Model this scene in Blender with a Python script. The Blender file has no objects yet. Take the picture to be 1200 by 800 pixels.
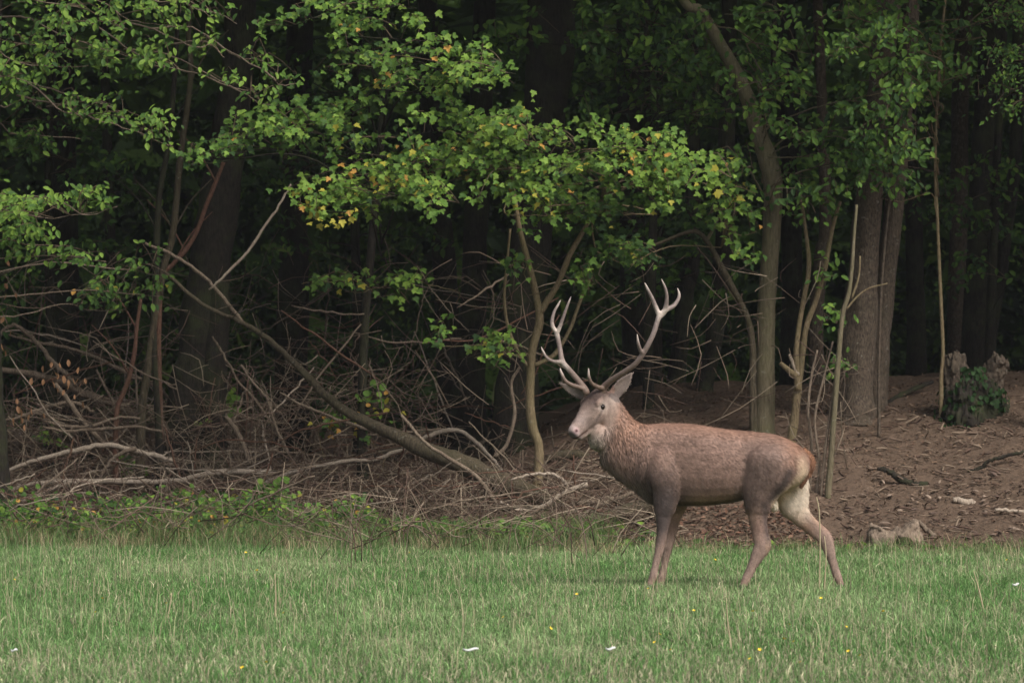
import bpy, math, random
import numpy as np
from mathutils import Vector, Matrix

random.seed(11)
rng = np.random.default_rng(11)
SC = bpy.context.scene
COL = SC.collection

# ------------------------------------------------------------------ camera
CAM_H, F, HOR = 1.8, 6240.0, 409.0
cam_data = bpy.data.cameras.new("camera")
cam = bpy.data.objects.new("camera", cam_data)
COL.objects.link(cam)
cam.location = (0, 0, CAM_H)
cam.rotation_euler = (math.radians(90), 0, 0)
cam_data.sensor_width = 36.0
cam_data.lens = 36.0 * F / 1200.0
cam_data.shift_y = (HOR - 400.0) / 1200.0
cam_data.clip_start = 0.5
cam_data.clip_end = 2000.0
cam_data.dof.use_dof = True
cam_data.dof.focus_distance = 40.0
cam_data.dof.aperture_fstop = 6.3
SC.camera = cam

# ------------------------------------------------------------------ light
SUN_EL, SUN_AZ = math.radians(47), math.radians(140)   # azimuth clockwise from +Y: behind the camera, to the right
world = bpy.data.worlds.new("World")
SC.world = world
world.use_nodes = True
wn = world.node_tree
bg = wn.nodes["Background"]
sky = wn.nodes.new("ShaderNodeTexSky")
sky.sky_type = 'NISHITA'
sky.sun_disc = False
sky.sun_elevation = SUN_EL
sky.sun_rotation = SUN_AZ
sky.air_density = 1.0
sky.dust_density = 3.0
sky.ozone_density = 1.0
hsv = wn.nodes.new("ShaderNodeHueSaturation")        # thin overcast: the blue is washed out of the sky
hsv.inputs["Saturation"].default_value = 0.35
wn.links.new(sky.outputs[0], hsv.inputs["Color"])
wn.links.new(hsv.outputs[0], bg.inputs["Color"])
bg.inputs["Strength"].default_value = 0.11
sun_data = bpy.data.lights.new("sun", 'SUN')
sun_data.energy = 2.0
sun_data.angle = math.radians(22)
sun_data.color = (1.0, 0.95, 0.88)
sun = bpy.data.objects.new("sun", sun_data)
COL.objects.link(sun)
sdir = Vector((math.sin(SUN_AZ) * math.cos(SUN_EL), math.cos(SUN_AZ) * math.cos(SUN_EL), math.sin(SUN_EL)))
sun.rotation_euler = sdir.to_track_quat('Z', 'Y').to_euler()
sun.location = sdir * 60
SC.view_settings.view_transform = 'Standard'
SC.view_settings.look = 'None'
SC.view_settings.exposure = 0.92
SC.view_settings.gamma = 1.0
SC.render.engine = 'CYCLES'
SC.cycles.use_denoising = True
SC.cycles.max_bounces = 6
SC.cycles.diffuse_bounces = 3
SC.cycles.transmission_bounces = 3


# ------------------------------------------------------------------ helpers
def P(px, py, Y):
    """photo pixel at a distance -> point in the place (metres)"""
    return np.array(((px - 600.0) / F * Y, Y, CAM_H - (py - HOR) / F * Y))


def vnoise(x, y, seed=0):
    """smooth value noise in 0..1, vectorised"""
    x = np.asarray(x, float); y = np.asarray(y, float)
    xi = np.floor(x).astype(np.int64); yi = np.floor(y).astype(np.int64)
    fx = x - xi; fy = y - yi
    fx = fx * fx * (3 - 2 * fx); fy = fy * fy * (3 - 2 * fy)

    def hsh(a, b):
        n = (a * 374761393 + b * 668265263 + seed * 982451653) & 0x7fffffff
        n = ((n ^ (n >> 13)) * 1274126177) & 0x7fffffff
        return ((n ^ (n >> 16)) & 0xffff) / 65535.0
    return (hsh(xi, yi) * (1 - fx) + hsh(xi + 1, yi) * fx) * (1 - fy) + (hsh(xi, yi + 1) * (1 - fx) + hsh(xi + 1, yi + 1) * fx) * fy


def fbm(x, y, seed=0, octs=3):
    s, a, t = 0.0, 1.0, 0.0
    for k in range(octs):
        s = s + a * vnoise(np.asarray(x) * 2 ** k, np.asarray(y) * 2 ** k, seed + k); t += a; a *= 0.5
    return s / t


def edge(X):
    """distance at which the meadow ends and the wood floor begins"""
    Xc = np.clip(X, -8, 8)
    return 47.55 - 0.2 * Xc + 0.35 * (fbm(np.asarray(X) * 0.9, 0 * np.asarray(X), 5) - 0.5)


def height(X, Y):
    X = np.asarray(X, float); Y = np.asarray(Y, float)
    t = Y - edge(X)
    a = np.clip(t / 5.2, 0, 1); a = a * a * (3 - 2 * a)
    q = np.clip((X + 0.8) / 2.4, 0, 1); q = q * q * (3 - 2 * q)
    amp = 0.50 + 0.62 * q + 0.07 * np.clip(X - 3, 0, 2)
    far = 0.085 * np.clip(t - 4.2, 0, 3.4) - 0.03 * np.clip(t - 8.5, 0, 12)
    n = (fbm(X * 1.3, Y * 1.3, 9, 4) - 0.5) * 0.22 * np.clip(t / 1.5, 0, 1)
    return amp * a + far * (0.45 + 0.6 * q) + n


def ground_hit(px, py):
    ys = np.arange(28, 75, 0.02)
    X = (px - 600.0) / F * ys
    Z = CAM_H - (py - HOR) / F * ys
    H = np.where(ys < edge(X), 0.0, height(X, ys))
    k = np.argmax(Z <= H)
    if not (Z <= H).any():
        k = len(ys) - 1
    return np.array((X[k], ys[k], H[k]))


def mesh_np(name, V, polys, col=None, smooth=True):
    """V (n,3); polys: list of int arrays (m,k)"""
    me = bpy.data.meshes.new(name)
    V = np.ascontiguousarray(V, dtype=np.float32)
    polys = [np.asarray(p, dtype=np.int32) for p in polys if len(p)]
    me.vertices.add(len(V)); me.vertices.foreach_set("co", V.ravel())
    loops = np.concatenate([p.ravel() for p in polys])
    tot = np.concatenate([np.full(len(p), p.shape[1], np.int32) for p in polys])
    start = np.concatenate(([0], np.cumsum(tot)[:-1])).astype(np.int32)
    me.loops.add(len(loops)); me.loops.foreach_set("vertex_index", loops)
    me.polygons.add(len(tot)); me.polygons.foreach_set("loop_start", start)
    try:
        me.polygons.foreach_set("loop_total", tot)
    except Exception:
        pass
    me.polygons.foreach_set("use_smooth", np.full(len(tot), smooth, bool))
    me.update(calc_edges=True)
    if col is not None:
        at = me.color_attributes.new("Col", 'FLOAT_COLOR', 'POINT')
        c = np.ones((len(V), 4), np.float32); c[:, :3] = col
        at.data.foreach_set("color", c.ravel())
    return me


def obj(name, me, mat, parent=None, loc=None, **props):
    o = bpy.data.objects.new(name, me)
    COL.objects.link(o)
    if mat is not None and len(me.materials) == 0:
        me.materials.append(mat)
    if parent is not None:
        o.parent = parent
    if loc is not None:
        o.location = loc
    for k, v in props.items():
        o[k] = v
    return o


def thing(name, label, category, base, group=None):
    o = bpy.data.objects.new(name, None)
    COL.objects.link(o)
    o.location = base
    o.empty_display_size = 0.2
    o['label'] = label; o['category'] = category
    if group:
        o['group'] = group
    return o


class Acc:
    """collects geometry into one mesh"""
    def __init__(s):
        s.V, s.F, s.C, s.n = [], {}, [], 0

    def add(s, V, polys, col=None):
        V = np.asarray(V, float)
        s.V.append(V)
        for p in polys:
            p = np.asarray(p)
            if len(p):
                s.F.setdefault(p.shape[1], []).append(p + s.n)
        if col is not None:
            s.C.append(np.broadcast_to(np.asarray(col, float), (len(V), 3)))
        s.n += len(V)

    def mesh(s, name, origin=(0, 0, 0), smooth=True):
        V = np.concatenate(s.V) - np.asarray(origin, float)
        return mesh_np(name, V, [np.concatenate(v) for v in s.F.values()], np.concatenate(s.C) if s.C else None, smooth)


def cr(pts, res):
    """Catmull-Rom through rows of pts (any number of columns)"""
    p = np.asarray(pts, float)
    if len(p) == 2:
        t = np.linspace(0, 1, res + 1)[:, None]
        return p[0] * (1 - t) + p[1] * t
    p = np.vstack([2 * p[0] - p[1], p, 2 * p[-1] - p[-2]])
    out = []
    for i in range(1, len(p) - 2):
        t = np.linspace(0, 1, res, endpoint=False)[:, None]
        a, b, c, d = p[i - 1], p[i], p[i + 1], p[i + 2]
        out.append(0.5 * (2 * b + (c - a) * t + (2 * a - 5 * b + 4 * c - d) * t * t + (3 * b - a - 3 * c + d) * t ** 3))
    out.append(p[-2][None])
    return np.vstack(out)


def tube(pts, radii, sides=7, res=5, wob=0.0, lobes=0.0, jit=0.0):
    """tapered tube along a smooth path; wob = bumpiness of the radius, lobes = fluting"""
    pr = np.column_stack([np.asarray(pts, float), np.asarray(radii, float)])
    q = cr(pr, res)
    C = q[:, :3]; R = np.maximum(q[:, 3], 0.0006)
    n = len(C)
    if jit:
        C = C + rng.normal(0, jit, C.shape) * np.minimum(1, np.arange(n) / 2)[:, None]
    T = np.gradient(C, axis=0)
    T /= np.linalg.norm(T, axis=1)[:, None] + 1e-9
    u = np.cross(T[0], (0.3, 0.9, 0.2)); u /= np.linalg.norm(u) + 1e-9
    U = np.empty_like(C)
    for i in range(n):
        u = u - T[i] * np.dot(u, T[i]); u /= np.linalg.norm(u) + 1e-9
        U[i] = u
    W = np.cross(T, U)
    a = np.linspace(0, 2 * np.pi, sides, endpoint=False)
    rr = np.ones((n, sides))
    if wob:
        s0 = rng.integers(1, 9999)
        aa, ii = np.meshgrid(a, np.arange(n))
        rr += wob * 2 * (vnoise(np.cos(aa) * 2 + 5, np.sin(aa) * 2 + ii * 0.55, s0) - 0.5)
    if lobes:
        ph = rng.uniform(0, 6)
        rr += lobes * np.cos(a * 5 + ph)[None, :] * np.linspace(1, 0.3, n)[:, None] + 0.6 * lobes * np.cos(a * 3 + ph * 2)[None, :]
    V = C[:, None, :] + R[:, None, None] * rr[:, :, None] * (np.cos(a)[None, :, None] * U[:, None, :] + np.sin(a)[None, :, None] * W[:, None, :])
    V = V.reshape(-1, 3)
    i = np.arange(n - 1)[:, None] * sides; j = np.arange(sides)[None, :]; k = (j + 1) % sides
    Q = np.stack([i + j, i + k, i + sides + k, i + sides + j], -1).reshape(-1, 4)
    V = np.vstack([V, C[:1], C[-1:]])
    b, e = len(V) - 2, len(V) - 1
    jj = np.arange(sides); kk = (jj + 1) % sides
    T3 = np.vstack([np.stack([kk, jj, np.full(sides, b)], -1), np.stack([(n - 1) * sides + jj, (n - 1) * sides + kk, np.full(sides, e)], -1)])
    return V, [Q, T3]


# ------------------------------------------------------------------ materials
def new_mat(name):
    m = bpy.data.materials.new(name); m.use_nodes = True
    nt = m.node_tree
    return m, nt, nt.nodes["Principled BSDF"], nt.nodes["Material Output"]


def node(nt, typ, **kw):
    n = nt.nodes.new(typ)
    for k, v in kw.items():
        if k in n.inputs:
            n.inputs[k].default_value = v
        else:
            setattr(n, k, v)
    return n


def ramp(nt, fac, stops):
    r = nt.nodes.new("ShaderNodeValToRGB")
    el = r.color_ramp.elements
    while len(el) < len(stops):
        el.new(0.5)
    for e, (p, c) in zip(el, stops):
        e.position = p; e.color = (*c, 1)
    nt.links.new(fac, r.inputs["Fac"])
    return r.outputs["Color"]


def bark_mat(name, dark, light, moss=(0.06, 0.075, 0.025), moss_amt=0.5, scale=1.0, stretch=0.18, lichen=0.0):
    m, nt, bs, out = new_mat(name)
    tc = node(nt, "ShaderNodeTexCoord")
    mp = node(nt, "ShaderNodeMapping"); mp.inputs["Scale"].default_value = (1, 1, stretch)
    nt.links.new(tc.outputs["Object"], mp.inputs["Vector"])
    n1 = node(nt, "ShaderNodeTexNoise", Scale=70.0 * scale, Detail=6.0, Roughness=0.7)
    nt.links.new(mp.outputs[0], n1.inputs["Vector"])
    c = ramp(nt, n1.outputs["Fac"], [(0.36, dark), (0.66, light)])
    n2 = node(nt, "ShaderNodeTexNoise", Scale=3.2, Detail=5.0, Roughness=0.65)
    nt.links.new(tc.outputs["Object"], n2.inputs["Vector"])
    mr = node(nt, "ShaderNodeMapRange"); mr.inputs[1].default_value = 0.45; mr.inputs[2].default_value = 0.68; mr.inputs[4].default_value = moss_amt
    nt.links.new(n2.outputs["Fac"], mr.inputs[0])
    mx = node(nt, "ShaderNodeMix", data_type='RGBA')
    nt.links.new(mr.outputs[0], mx.inputs[0]); nt.links.new(c, mx.inputs[6]); mx.inputs[7].default_value = (*moss, 1)
    last = mx.outputs[2]
    if lichen:
        v = node(nt, "ShaderNodeTexNoise", Scale=26.0, Detail=3.0, Roughness=0.6)
        nt.links.new(tc.outputs["Object"], v.inputs["Vector"])
        m2 = node(nt, "ShaderNodeMapRange"); m2.inputs[1].default_value = 0.62; m2.inputs[2].default_value = 0.72; m2.inputs[4].default_value = lichen
        nt.links.new(v.outputs["Fac"], m2.inputs[0])
        mx2 = node(nt, "ShaderNodeMix", data_type='RGBA')
        nt.links.new(m2.outputs[0], mx2.inputs[0]); nt.links.new(last, mx2.inputs[6]); mx2.inputs[7].default_value = (0.32, 0.30, 0.25, 1)
        last = mx2.outputs[2]
    nt.links.new(last, bs.inputs["Base Color"])
    bs.inputs["Roughness"].default_value = 0.9
    bs.inputs["Specular IOR Level"].default_value = 0.2
    bp = node(nt, "ShaderNodeBump"); bp.inputs["Strength"].default_value = 0.9; bp.inputs["Distance"].default_value = 0.012
    nt.links.new(n1.outputs["Fac"], bp.inputs["Height"]); nt.links.new(bp.outputs[0], bs.inputs["Normal"])
    return m


def col_mat(name, rough=0.6, trans=0.0, spec=0.3, noise=0.0, nscale=40.0, bump=0.0):
    """base colour from the per-piece colour attribute, a little noise on top; trans = share of light let through (leaves, blades)"""
    m, nt, bs, out = new_mat(name)
    at = node(nt, "ShaderNodeAttribute", attribute_name="Col")
    c = at.outputs["Color"]
    if noise:
        tc = node(nt, "ShaderNodeTexCoord")
        nz = node(nt, "ShaderNodeTexNoise", Scale=nscale, Detail=4.0, Roughness=0.65)
        nt.links.new(tc.outputs["Object"], nz.inputs["Vector"])
        mr = node(nt, "ShaderNodeMapRange"); mr.inputs[1].default_value = 0.25; mr.inputs[2].default_value = 0.75
        mr.inputs[3].default_value = 1 - noise; mr.inputs[4].default_value = 1 + noise
        nt.links.new(nz.outputs["Fac"], mr.inputs[0])
        mul = node(nt, "ShaderNodeMix", data_type='RGBA', blend_type='MULTIPLY'); mul.inputs[0].default_value = 1
        nt.links.new(c, mul.inputs[6]); nt.links.new(mr.outputs[0], mul.inputs[7])
        c = mul.outputs[2]
        if bump:
            bp = node(nt, "ShaderNodeBump"); bp.inputs["Strength"].default_value = bump; bp.inputs["Distance"].default_value = 0.01
            nt.links.new(nz.outputs["Fac"], bp.inputs["Height"]); nt.links.new(bp.outputs[0], bs.inputs["Normal"])
    nt.links.new(c, bs.inputs["Base Color"])
    bs.inputs["Roughness"].default_value = rough
    bs.inputs["Specular IOR Level"].default_value = spec
    if trans:
        tr = node(nt, "ShaderNodeBsdfTranslucent")
        nt.links.new(c, tr.inputs["Color"])
        ms = node(nt, "ShaderNodeMixShader"); ms.inputs[0].default_value = trans
        nt.links.new(bs.outputs[0], ms.inputs[1]); nt.links.new(tr.outputs[0], ms.inputs[2])
        nt.links.new(ms.outputs[0], out.inputs["Surface"])
    return m


def soil_mat(name, a, b, c2, scale=1.0):
    m, nt, bs, out = new_mat(name)
    tc = node(nt, "ShaderNodeTexCoord")
    n1 = node(nt, "ShaderNodeTexNoise", Scale=22.0 * scale, Detail=8.0, Roughness=0.75)
    n2 = node(nt, "ShaderNodeTexNoise", Scale=1.3 * scale, Detail=4.0, Roughness=0.6)
    nt.links.new(tc.outputs["Object"], n1.inputs["Vector"]); nt.links.new(tc.outputs["Object"], n2.inputs["Vector"])
    col = ramp(nt, n1.outputs["Fac"], [(0.33, a), (0.67, b)])
    mx = node(nt, "ShaderNodeMix", data_type='RGBA')
    mr = node(nt, "ShaderNodeMapRange"); mr.inputs[1].default_value = 0.4; mr.inputs[2].default_value = 0.7; mr.inputs[4].default_value = 0.6
    nt.links.new(n2.outputs["Fac"], mr.inputs[0]); nt.links.new(mr.outputs[0], mx.inputs[0])
    nt.links.new(col, mx.inputs[6]); mx.inputs[7].default_value = (*c2, 1)
    nt.links.new(mx.outputs[2], bs.inputs["Base Color"])
    bs.inputs["Roughness"].default_value = 0.95; bs.inputs["Specular IOR Level"].default_value = 0.1
    bp = node(nt, "ShaderNodeBump"); bp.inputs["Strength"].default_value = 0.8; bp.inputs["Distance"].default_value = 0.03
    nt.links.new(n1.outputs["Fac"], bp.inputs["Height"]); nt.links.new(bp.outputs[0], bs.inputs["Normal"])
    return m


M_SOIL = soil_mat("woodland soil", (0.042, 0.029, 0.020), (0.165, 0.113, 0.080), (0.115, 0.078, 0.056))
M_TURF = soil_mat("turf", (0.045, 0.06, 0.022), (0.11, 0.11, 0.05), (0.07, 0.095, 0.035), 2.0)
M_BARK_DARK = bark_mat("dark fissured bark", (0.008, 0.0065, 0.005), (0.034, 0.027, 0.020), moss_amt=0.45)
M_BARK_SMOOTH = bark_mat("smooth olive bark", (0.085, 0.070, 0.042), (0.165, 0.135, 0.085), moss=(0.095, 0.095, 0.042), moss_amt=0.55, scale=0.7, lichen=0.25)
M_BARK_ROUGH = bark_mat("rough grey bark", (0.030, 0.022, 0.016), (0.125, 0.093, 0.068), moss=(0.05, 0.042, 0.026), moss_amt=0.5, stretch=0.3, lichen=0.35)
M_BARK_HAZEL = bark_mat("brown sapling bark", (0.09, 0.066, 0.036), (0.24, 0.18, 0.105), moss=(0.13, 0.115, 0.05), moss_amt=0.55, scale=1.5, lichen=0.2)
M_DEAD = bark_mat("weathered dead wood", (0.075, 0.055, 0.040), (0.255, 0.195, 0.142), moss=(0.09, 0.06, 0.04), moss_amt=0.5, scale=1.5)
M_STUMP = bark_mat("weathered stump wood", (0.10, 0.074, 0.055), (0.27, 0.205, 0.15), moss=(0.12, 0.085, 0.06), moss_amt=0.6)
M_DEAD_RED = bark_mat("reddish dead stem", (0.06, 0.030, 0.021), (0.16, 0.082, 0.056), moss_amt=0.2, scale=1.5)
M_DEAD_PALE = bark_mat("pale bare wood", (0.20, 0.155, 0.118), (0.45, 0.37, 0.29), moss=(0.20, 0.145, 0.10), moss_amt=0.4, scale=1.5)
M_LOG = bark_mat("mossy log bark", (0.028, 0.022, 0.014), (0.10, 0.078, 0.05), moss=(0.05, 0.044, 0.022), moss_amt=0.8, scale=0.9, lichen=0.3)
M_LEAF = col_mat("leaf", rough=0.6, trans=0.34, spec=0.18, noise=0.18, nscale=30)
M_BLADE = col_mat("grass blade", rough=0.6, trans=0.28, spec=0.25)
M_LITTER = col_mat("leaf litter", rough=0.85, spec=0.15, noise=0.25, nscale=60)
M_TWIG = col_mat("twig", rough=0.85, spec=0.15, noise=0.3, nscale=60)
M_COAT = col_mat("deer coat", rough=0.75, spec=0.2, noise=0.22, nscale=110, bump=0.35)
M_FUR = col_mat("deer fur", rough=0.6, trans=0.1, spec=0.3)
M_ANTLER = col_mat("antler", rough=0.55, spec=0.35, noise=0.25, nscale=60, bump=0.4)
M_PLAIN = col_mat("plain", rough=0.5, spec=0.4)
m, nt, bs, out = new_mat("dark wet eye"); M_EYE = m
bs.inputs["Base Color"].default_value = (0.012, 0.008, 0.006, 1); bs.inputs["Roughness"].default_value = 0.15; bs.inputs["Specular IOR Level"].default_value = 0.2

# ------------------------------------------------------------------ setting: ground
def grid_lines(segs):
    out = []
    for a, b, s in segs:
        out.append(np.arange(a, b, s))
    out.append(np.array([segs[-1][1]]))
    return np.concatenate(out)


def sheet(name, xs, ys, zf, mat):
    X, Y = np.meshgrid(xs, ys)
    Z = zf(X, Y)
    V = np.stack([X, Y, Z], -1).reshape(-1, 3)
    nx, ny = len(xs), len(ys)
    i = (np.arange(ny - 1)[:, None] * nx + np.arange(nx - 1)[None, :]).ravel()
    Q = np.stack([i, i + 1, i + nx + 1, i + nx], -1)
    return obj(name, mesh_np(name, V, [Q]), mat, kind='structure')


sheet("meadow", grid_lines([(-400, -10, 15), (-10, 10, 0.25), (10, 400, 15)]), grid_lines([(-400, 20, 15), (20, 49.6, 0.2)]),
      lambda X, Y: 0.03 * (fbm(X * 0.8, Y * 0.8, 3) - 0.5) - 0.015 - 0.15 * np.clip(Y - edge(X) - 0.1, 0, 3) - np.where(np.abs(X) > 12, 0.02, 0), M_TURF)
sheet("forest_floor", grid_lines([(-400, -40, 20), (-40, -9, 1.5), (-9, 9, 0.07), (9, 40, 1.5), (40, 400, 20)]),
      grid_lines([(45.3, 58, 0.07), (58, 75, 0.5), (75, 400, 15)]),
      lambda X, Y: height(X, Y) - 0.05 + 0.12 * np.clip((Y - edge(X)) / 0.8, -1.2, 0.35)
      + 0.05 * (fbm(X * 6, Y * 6, 21, 3) - 0.5) * np.clip(Y - edge(X), 0, 1), M_SOIL)

# ------------------------------------------------------------------ grass
def blades(n, X, Y, Z, hgt, wid, lean, cols, name, mat=M_BLADE):
    """n curved blades, three triangles each"""
    az = rng.uniform(0, 2 * np.pi, n)
    face = rng.uniform(0, 2 * np.pi, n)
    d = np.stack([np.cos(az), np.sin(az), np.zeros(n)], -1)
    w = np.stack([np.cos(face), np.sin(face), np.zeros(n)], -1) * (wid / 2)[:, None]
    b = np.stack([X, Y, Z], -1)
    up = np.array([0, 0, 1.0])
    m1 = b + up * (hgt * 0.6)[:, None] + d * (lean * hgt * 0.28)[:, None]
    tp = b + up * (hgt * np.cos(lean * 0.8))[:, None] + d * (lean * hgt)[:, None]
    V = np.stack([b - w, b + w, m1 - w * 0.8, m1 + w * 0.8, tp], 1).reshape(-1, 3)
    i = np.arange(n)[:, None] * 5
    Q = i + np.array([[0, 1, 3, 2]]); T = i + np.array([[2, 3, 4]])
    c = np.repeat(cols, 5, axis=0).reshape(n, 5, 3) * np.array([0.75, 0.75, 1.0, 1.0, 1.12])[None, :, None]
    return obj(name, mesh_np(name, V, [Q, T], c.reshape(-1, 3), smooth=False), mat, kind='stuff')


def sample_meadow(n, y0=27.6, over=0.0):
    # even over the visible wedge
    Y = np.sqrt(rng.uniform(y0 ** 2, 49.4 ** 2, n))
    X = rng.uniform(-1, 1, n) * (0.09 * Y + 1.75)
    k = Y < edge(X) + over + rng.normal(0, 0.10, n) + 1.3 * (fbm(X * 2.2, X * 0 + 3.3, 19, 3) - 0.5) + np.abs(rng.normal(0, .25, n))
    return X[k], Y[k]


X, Y = sample_meadow(385000)
n = len(X)
pt = fbm(X * 0.7, Y * 0.45, 31, 4)
pt2 = fbm(X * 2.6, Y * 1.6, 41, 3)
clump = np.clip((fbm(X * 3.5, Y * 2.2, 43, 2) - 0.5) * 2.2, 0, 1)
tall = 0.036 + 0.075 * rng.beta(2, 3, n) * (0.30 + 1.2 * pt) + 0.06 * clump * rng.uniform(0, 1, n)
g1 = np.array([0.100, 0.208, 0.056]); g2 = np.array([0.240, 0.335, 0.142]); dry = np.array([0.46, 0.41, 0.27])
t = np.clip((pt2 - 0.3) * 1.4 + 1.6 * (fbm(X * 0.5 + 9, Y * 0.28, 47, 3) - 0.5) + rng.normal(0, 0.25, n), 0, 1)[:, None]
c = g1 * (1 - t) + g2 * t
pd = np.clip(0.0 + 0.22 * (1 - pt) + 0.08 * (pt2 - 0.5) + 0.24 * np.clip((33.5 - Y) / 5, 0, 1), 0, 1)
isd = rng.uniform(0, 1, n) < pd
c[isd] = dry * rng.uniform(0.55, 1.15, (isd.sum(), 1))
c *= np.exp(rng.normal(0, 0.33, (n, 1)))
blades(n, X, Y, np.maximum(0, np.where(Y > edge(X), height(X, Y) - .03, 0)) - 0.012, tall, rng.uniform(0.003, 0.007, n), rng.uniform(0.1, 1.25, n), c, "grass")
X, Y = sample_meadow(5200, over=0.3)
n = len(X)
blades(n, X, Y, np.zeros(n) - 0.01, rng.uniform(0.10, 0.27, n) * (0.45 + 1.1 * fbm(X, Y, 77)), rng.uniform(0.003, 0.0045, n), rng.uniform(0.02, 0.5, n),
       np.array([0.50, 0.43, 0.27]) * rng.uniform(0.6, 1.15, (n, 1)), "dry_grass")
# longer weedy grass along the wood edge, thicker on the left
n0 = 54000
X = rng.uniform(-6.6, 6.6, n0); Y = edge(X) + np.where(X < 0.9, rng.normal(0.40, 0.36, n0), rng.normal(0.2, 0.22, n0))
keep = rng.uniform(0, 1, n0) < np.where(X < 0.9, 1.0, 0.16) * (0.35 + fbm(X * 1.5, Y * 2, 88))
X, Y = X[keep], Y[keep]; n = len(X)
c = np.array([0.108, 0.172, 0.055]) * rng.uniform(0.6, 1.5, (n, 1))
isd = rng.uniform(0, 1, n) < 0.28
c[isd] = np.array([0.30, 0.215, 0.13]) * rng.uniform(0.5, 1.2, (isd.sum(), 1))
blades(n, X, Y, height(X, Y) - 0.05, rng.uniform(0.08, 0.36, n) * np.where(X < 0.9, 1.0, 0.6) * (0.6 + 0.8 * fbm(X * 2, Y * 2, 14)), rng.uniform(0.004, 0.008, n), rng.uniform(0.15, 1.1, n), c, "edge_grass")

# tufts standing up along the ragged edge of the meadow, and low broad weeds in it
cx = rng.uniform(-6.2, 6.2, 210); ct = rng.uniform(-1.3, .35, 210)
nb = rng.integers(18, 46, 210)
X = np.repeat(cx, nb) + rng.normal(0, .055, nb.sum()); Y = np.repeat(edge(cx) + ct, nb) + rng.normal(0, .06, nb.sum()); n = len(X)
hh = np.repeat(rng.uniform(.09, .26, 210) * np.where(cx > 1.0, .7, 1), nb) * rng.uniform(.5, 1.1, n)
c = np.repeat(np.where(rng.uniform(0, 1, (210, 1)) < .3, np.array([[.30, .25, .14]]), np.array([[.115, .19, .06]])), nb, axis=0) * np.exp(rng.normal(0, .25, (n, 1)))
blades(n, X, Y, np.maximum(0, np.where(Y > edge(X), height(X, Y) - .03, 0)) - .01, hh, rng.uniform(.003, .007, n), rng.uniform(.15, 1.0, n), c, "edge_tufts")

# ------------------------------------------------------------------ the stag
def ybody(px):
    return -0.17 * (px - 790.0) / 150.0            # the rump stands a little nearer than the chest


def DP(px, py, dy=0.0):
    """photo pixel -> point on the stag; dy metres off its middle plane (negative = nearer)"""
    return P(px, py, 40.0) + np.array((0, ybody(px) + dy, 0))


S = 40.0 / F                                       # metres per pixel at the stag


def loft(C, A, B, sides=24, sq=2.0):
    """C centres, A and B half axes (vectors) of each section; closed ends"""
    C, A, B = (np.asarray(v, float) for v in (C, A, B))
    n = len(C)
    a = np.linspace(0, 2 * np.pi, sides, endpoint=False)
    ca = np.sign(np.cos(a)) * np.abs(np.cos(a)) ** (2 / sq); sa = np.sign(np.sin(a)) * np.abs(np.sin(a)) ** (2 / sq)
    V = C[:, None] + ca[None, :, None] * A[:, None] + sa[None, :, None] * B[:, None]
    V = V.reshape(-1, 3)
    i = np.arange(n - 1)[:, None] * sides; j = np.arange(sides)[None]; k = (j + 1) % sides
    Q = np.stack([i + j, i + k, i + sides + k, i + sides + j], -1).reshape(-1, 4)
    V = np.vstack([V, C[:1], C[-1:]])
    jj = np.arange(sides); kk = (jj + 1) % sides
    T = np.vstack([np.stack([kk, jj, np.full(sides, len(V) - 2)], -1), np.stack([(n - 1) * sides + jj, (n - 1) * sides + kk, np.full(sides, len(V) - 1)], -1)])
    return V, [Q, T]


def smooth_st(st, res=4):
    return cr(np.asarray(st, float), res)


raw = Acc()
# torso: px, top, bottom, half width (m)
tor = smooth_st([(738, 520, 552, .05), (743, 511, 567, .10), (756, 500, 582, .155), (775, 496, 590, .175), (800, 496, 592, .20), (825, 498.5, 592, .22),
                 (850, 502.5, 589.5, .222), (872, 504.5, 585, .20), (892, 506.5, 581, .19), (910, 509.5, 577, .205), (927, 516.5, 572, .18), (940, 525.5, 563, .135), (947.5, 534, 553, .06)])
C = np.array([DP(p, (a + b) / 2) for p, a, b, w in tor])
raw.add(*loft(C, [(0, 0, (b - a) / 2 * S) for p, a, b, w in tor], [(0, w, 0) for p, a, b, w in tor], sq=2.25))
# neck: front point, back point, half width, depth offset
nk = smooth_st([(757, 582, 800, 498, .17, .0), (745, 573, 776, 496, .16, .0), (728, 561, 757, 497, .145, -.005), (713, 548, 745, 493, .13, -.015),
                (704, 537, 736.5, 484, .115, -.03), (701.5, 525, 729.5, 474, .095, -.045), (704, 510, 722.5, 464, .085, -.055), (700, 490, 716, 459, .07, -.06)])
Fp = np.array([DP(a, b, f) for a, b, c_, d, w, f in nk]); Bp = np.array([DP(c_, d, f) for a, b, c_, d, w, f in nk])
raw.add(*loft((Fp + Bp) / 2, (Bp - Fp) / 2, [(0, r[4], 0) for r in nk], sq=2.1))


def leg(st, sides=20):
    """rows: px, py, half thickness in the picture plane (px), half depth (m), offset from the middle plane (m)"""
    q = smooth_st(st)
    q[:, 2] *= np.where(q[:, 1] > 600, .90, 1); q[:, 3] *= np.where(q[:, 1] > 600, .92, 1)
    C = np.array([DP(r[0], r[1], r[4]) for r in q])
    T = np.gradient(C, axis=0); T[:, 1] = 0; T /= np.linalg.norm(T, axis=1)[:, None]
    A = np.stack([-T[:, 2], np.zeros(len(q)), T[:, 0]], -1) * (q[:, 2] * S)[:, None]
    raw.add(*loft(C, A, [(0, r[3], 0) for r in q], sides=sides))


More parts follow.
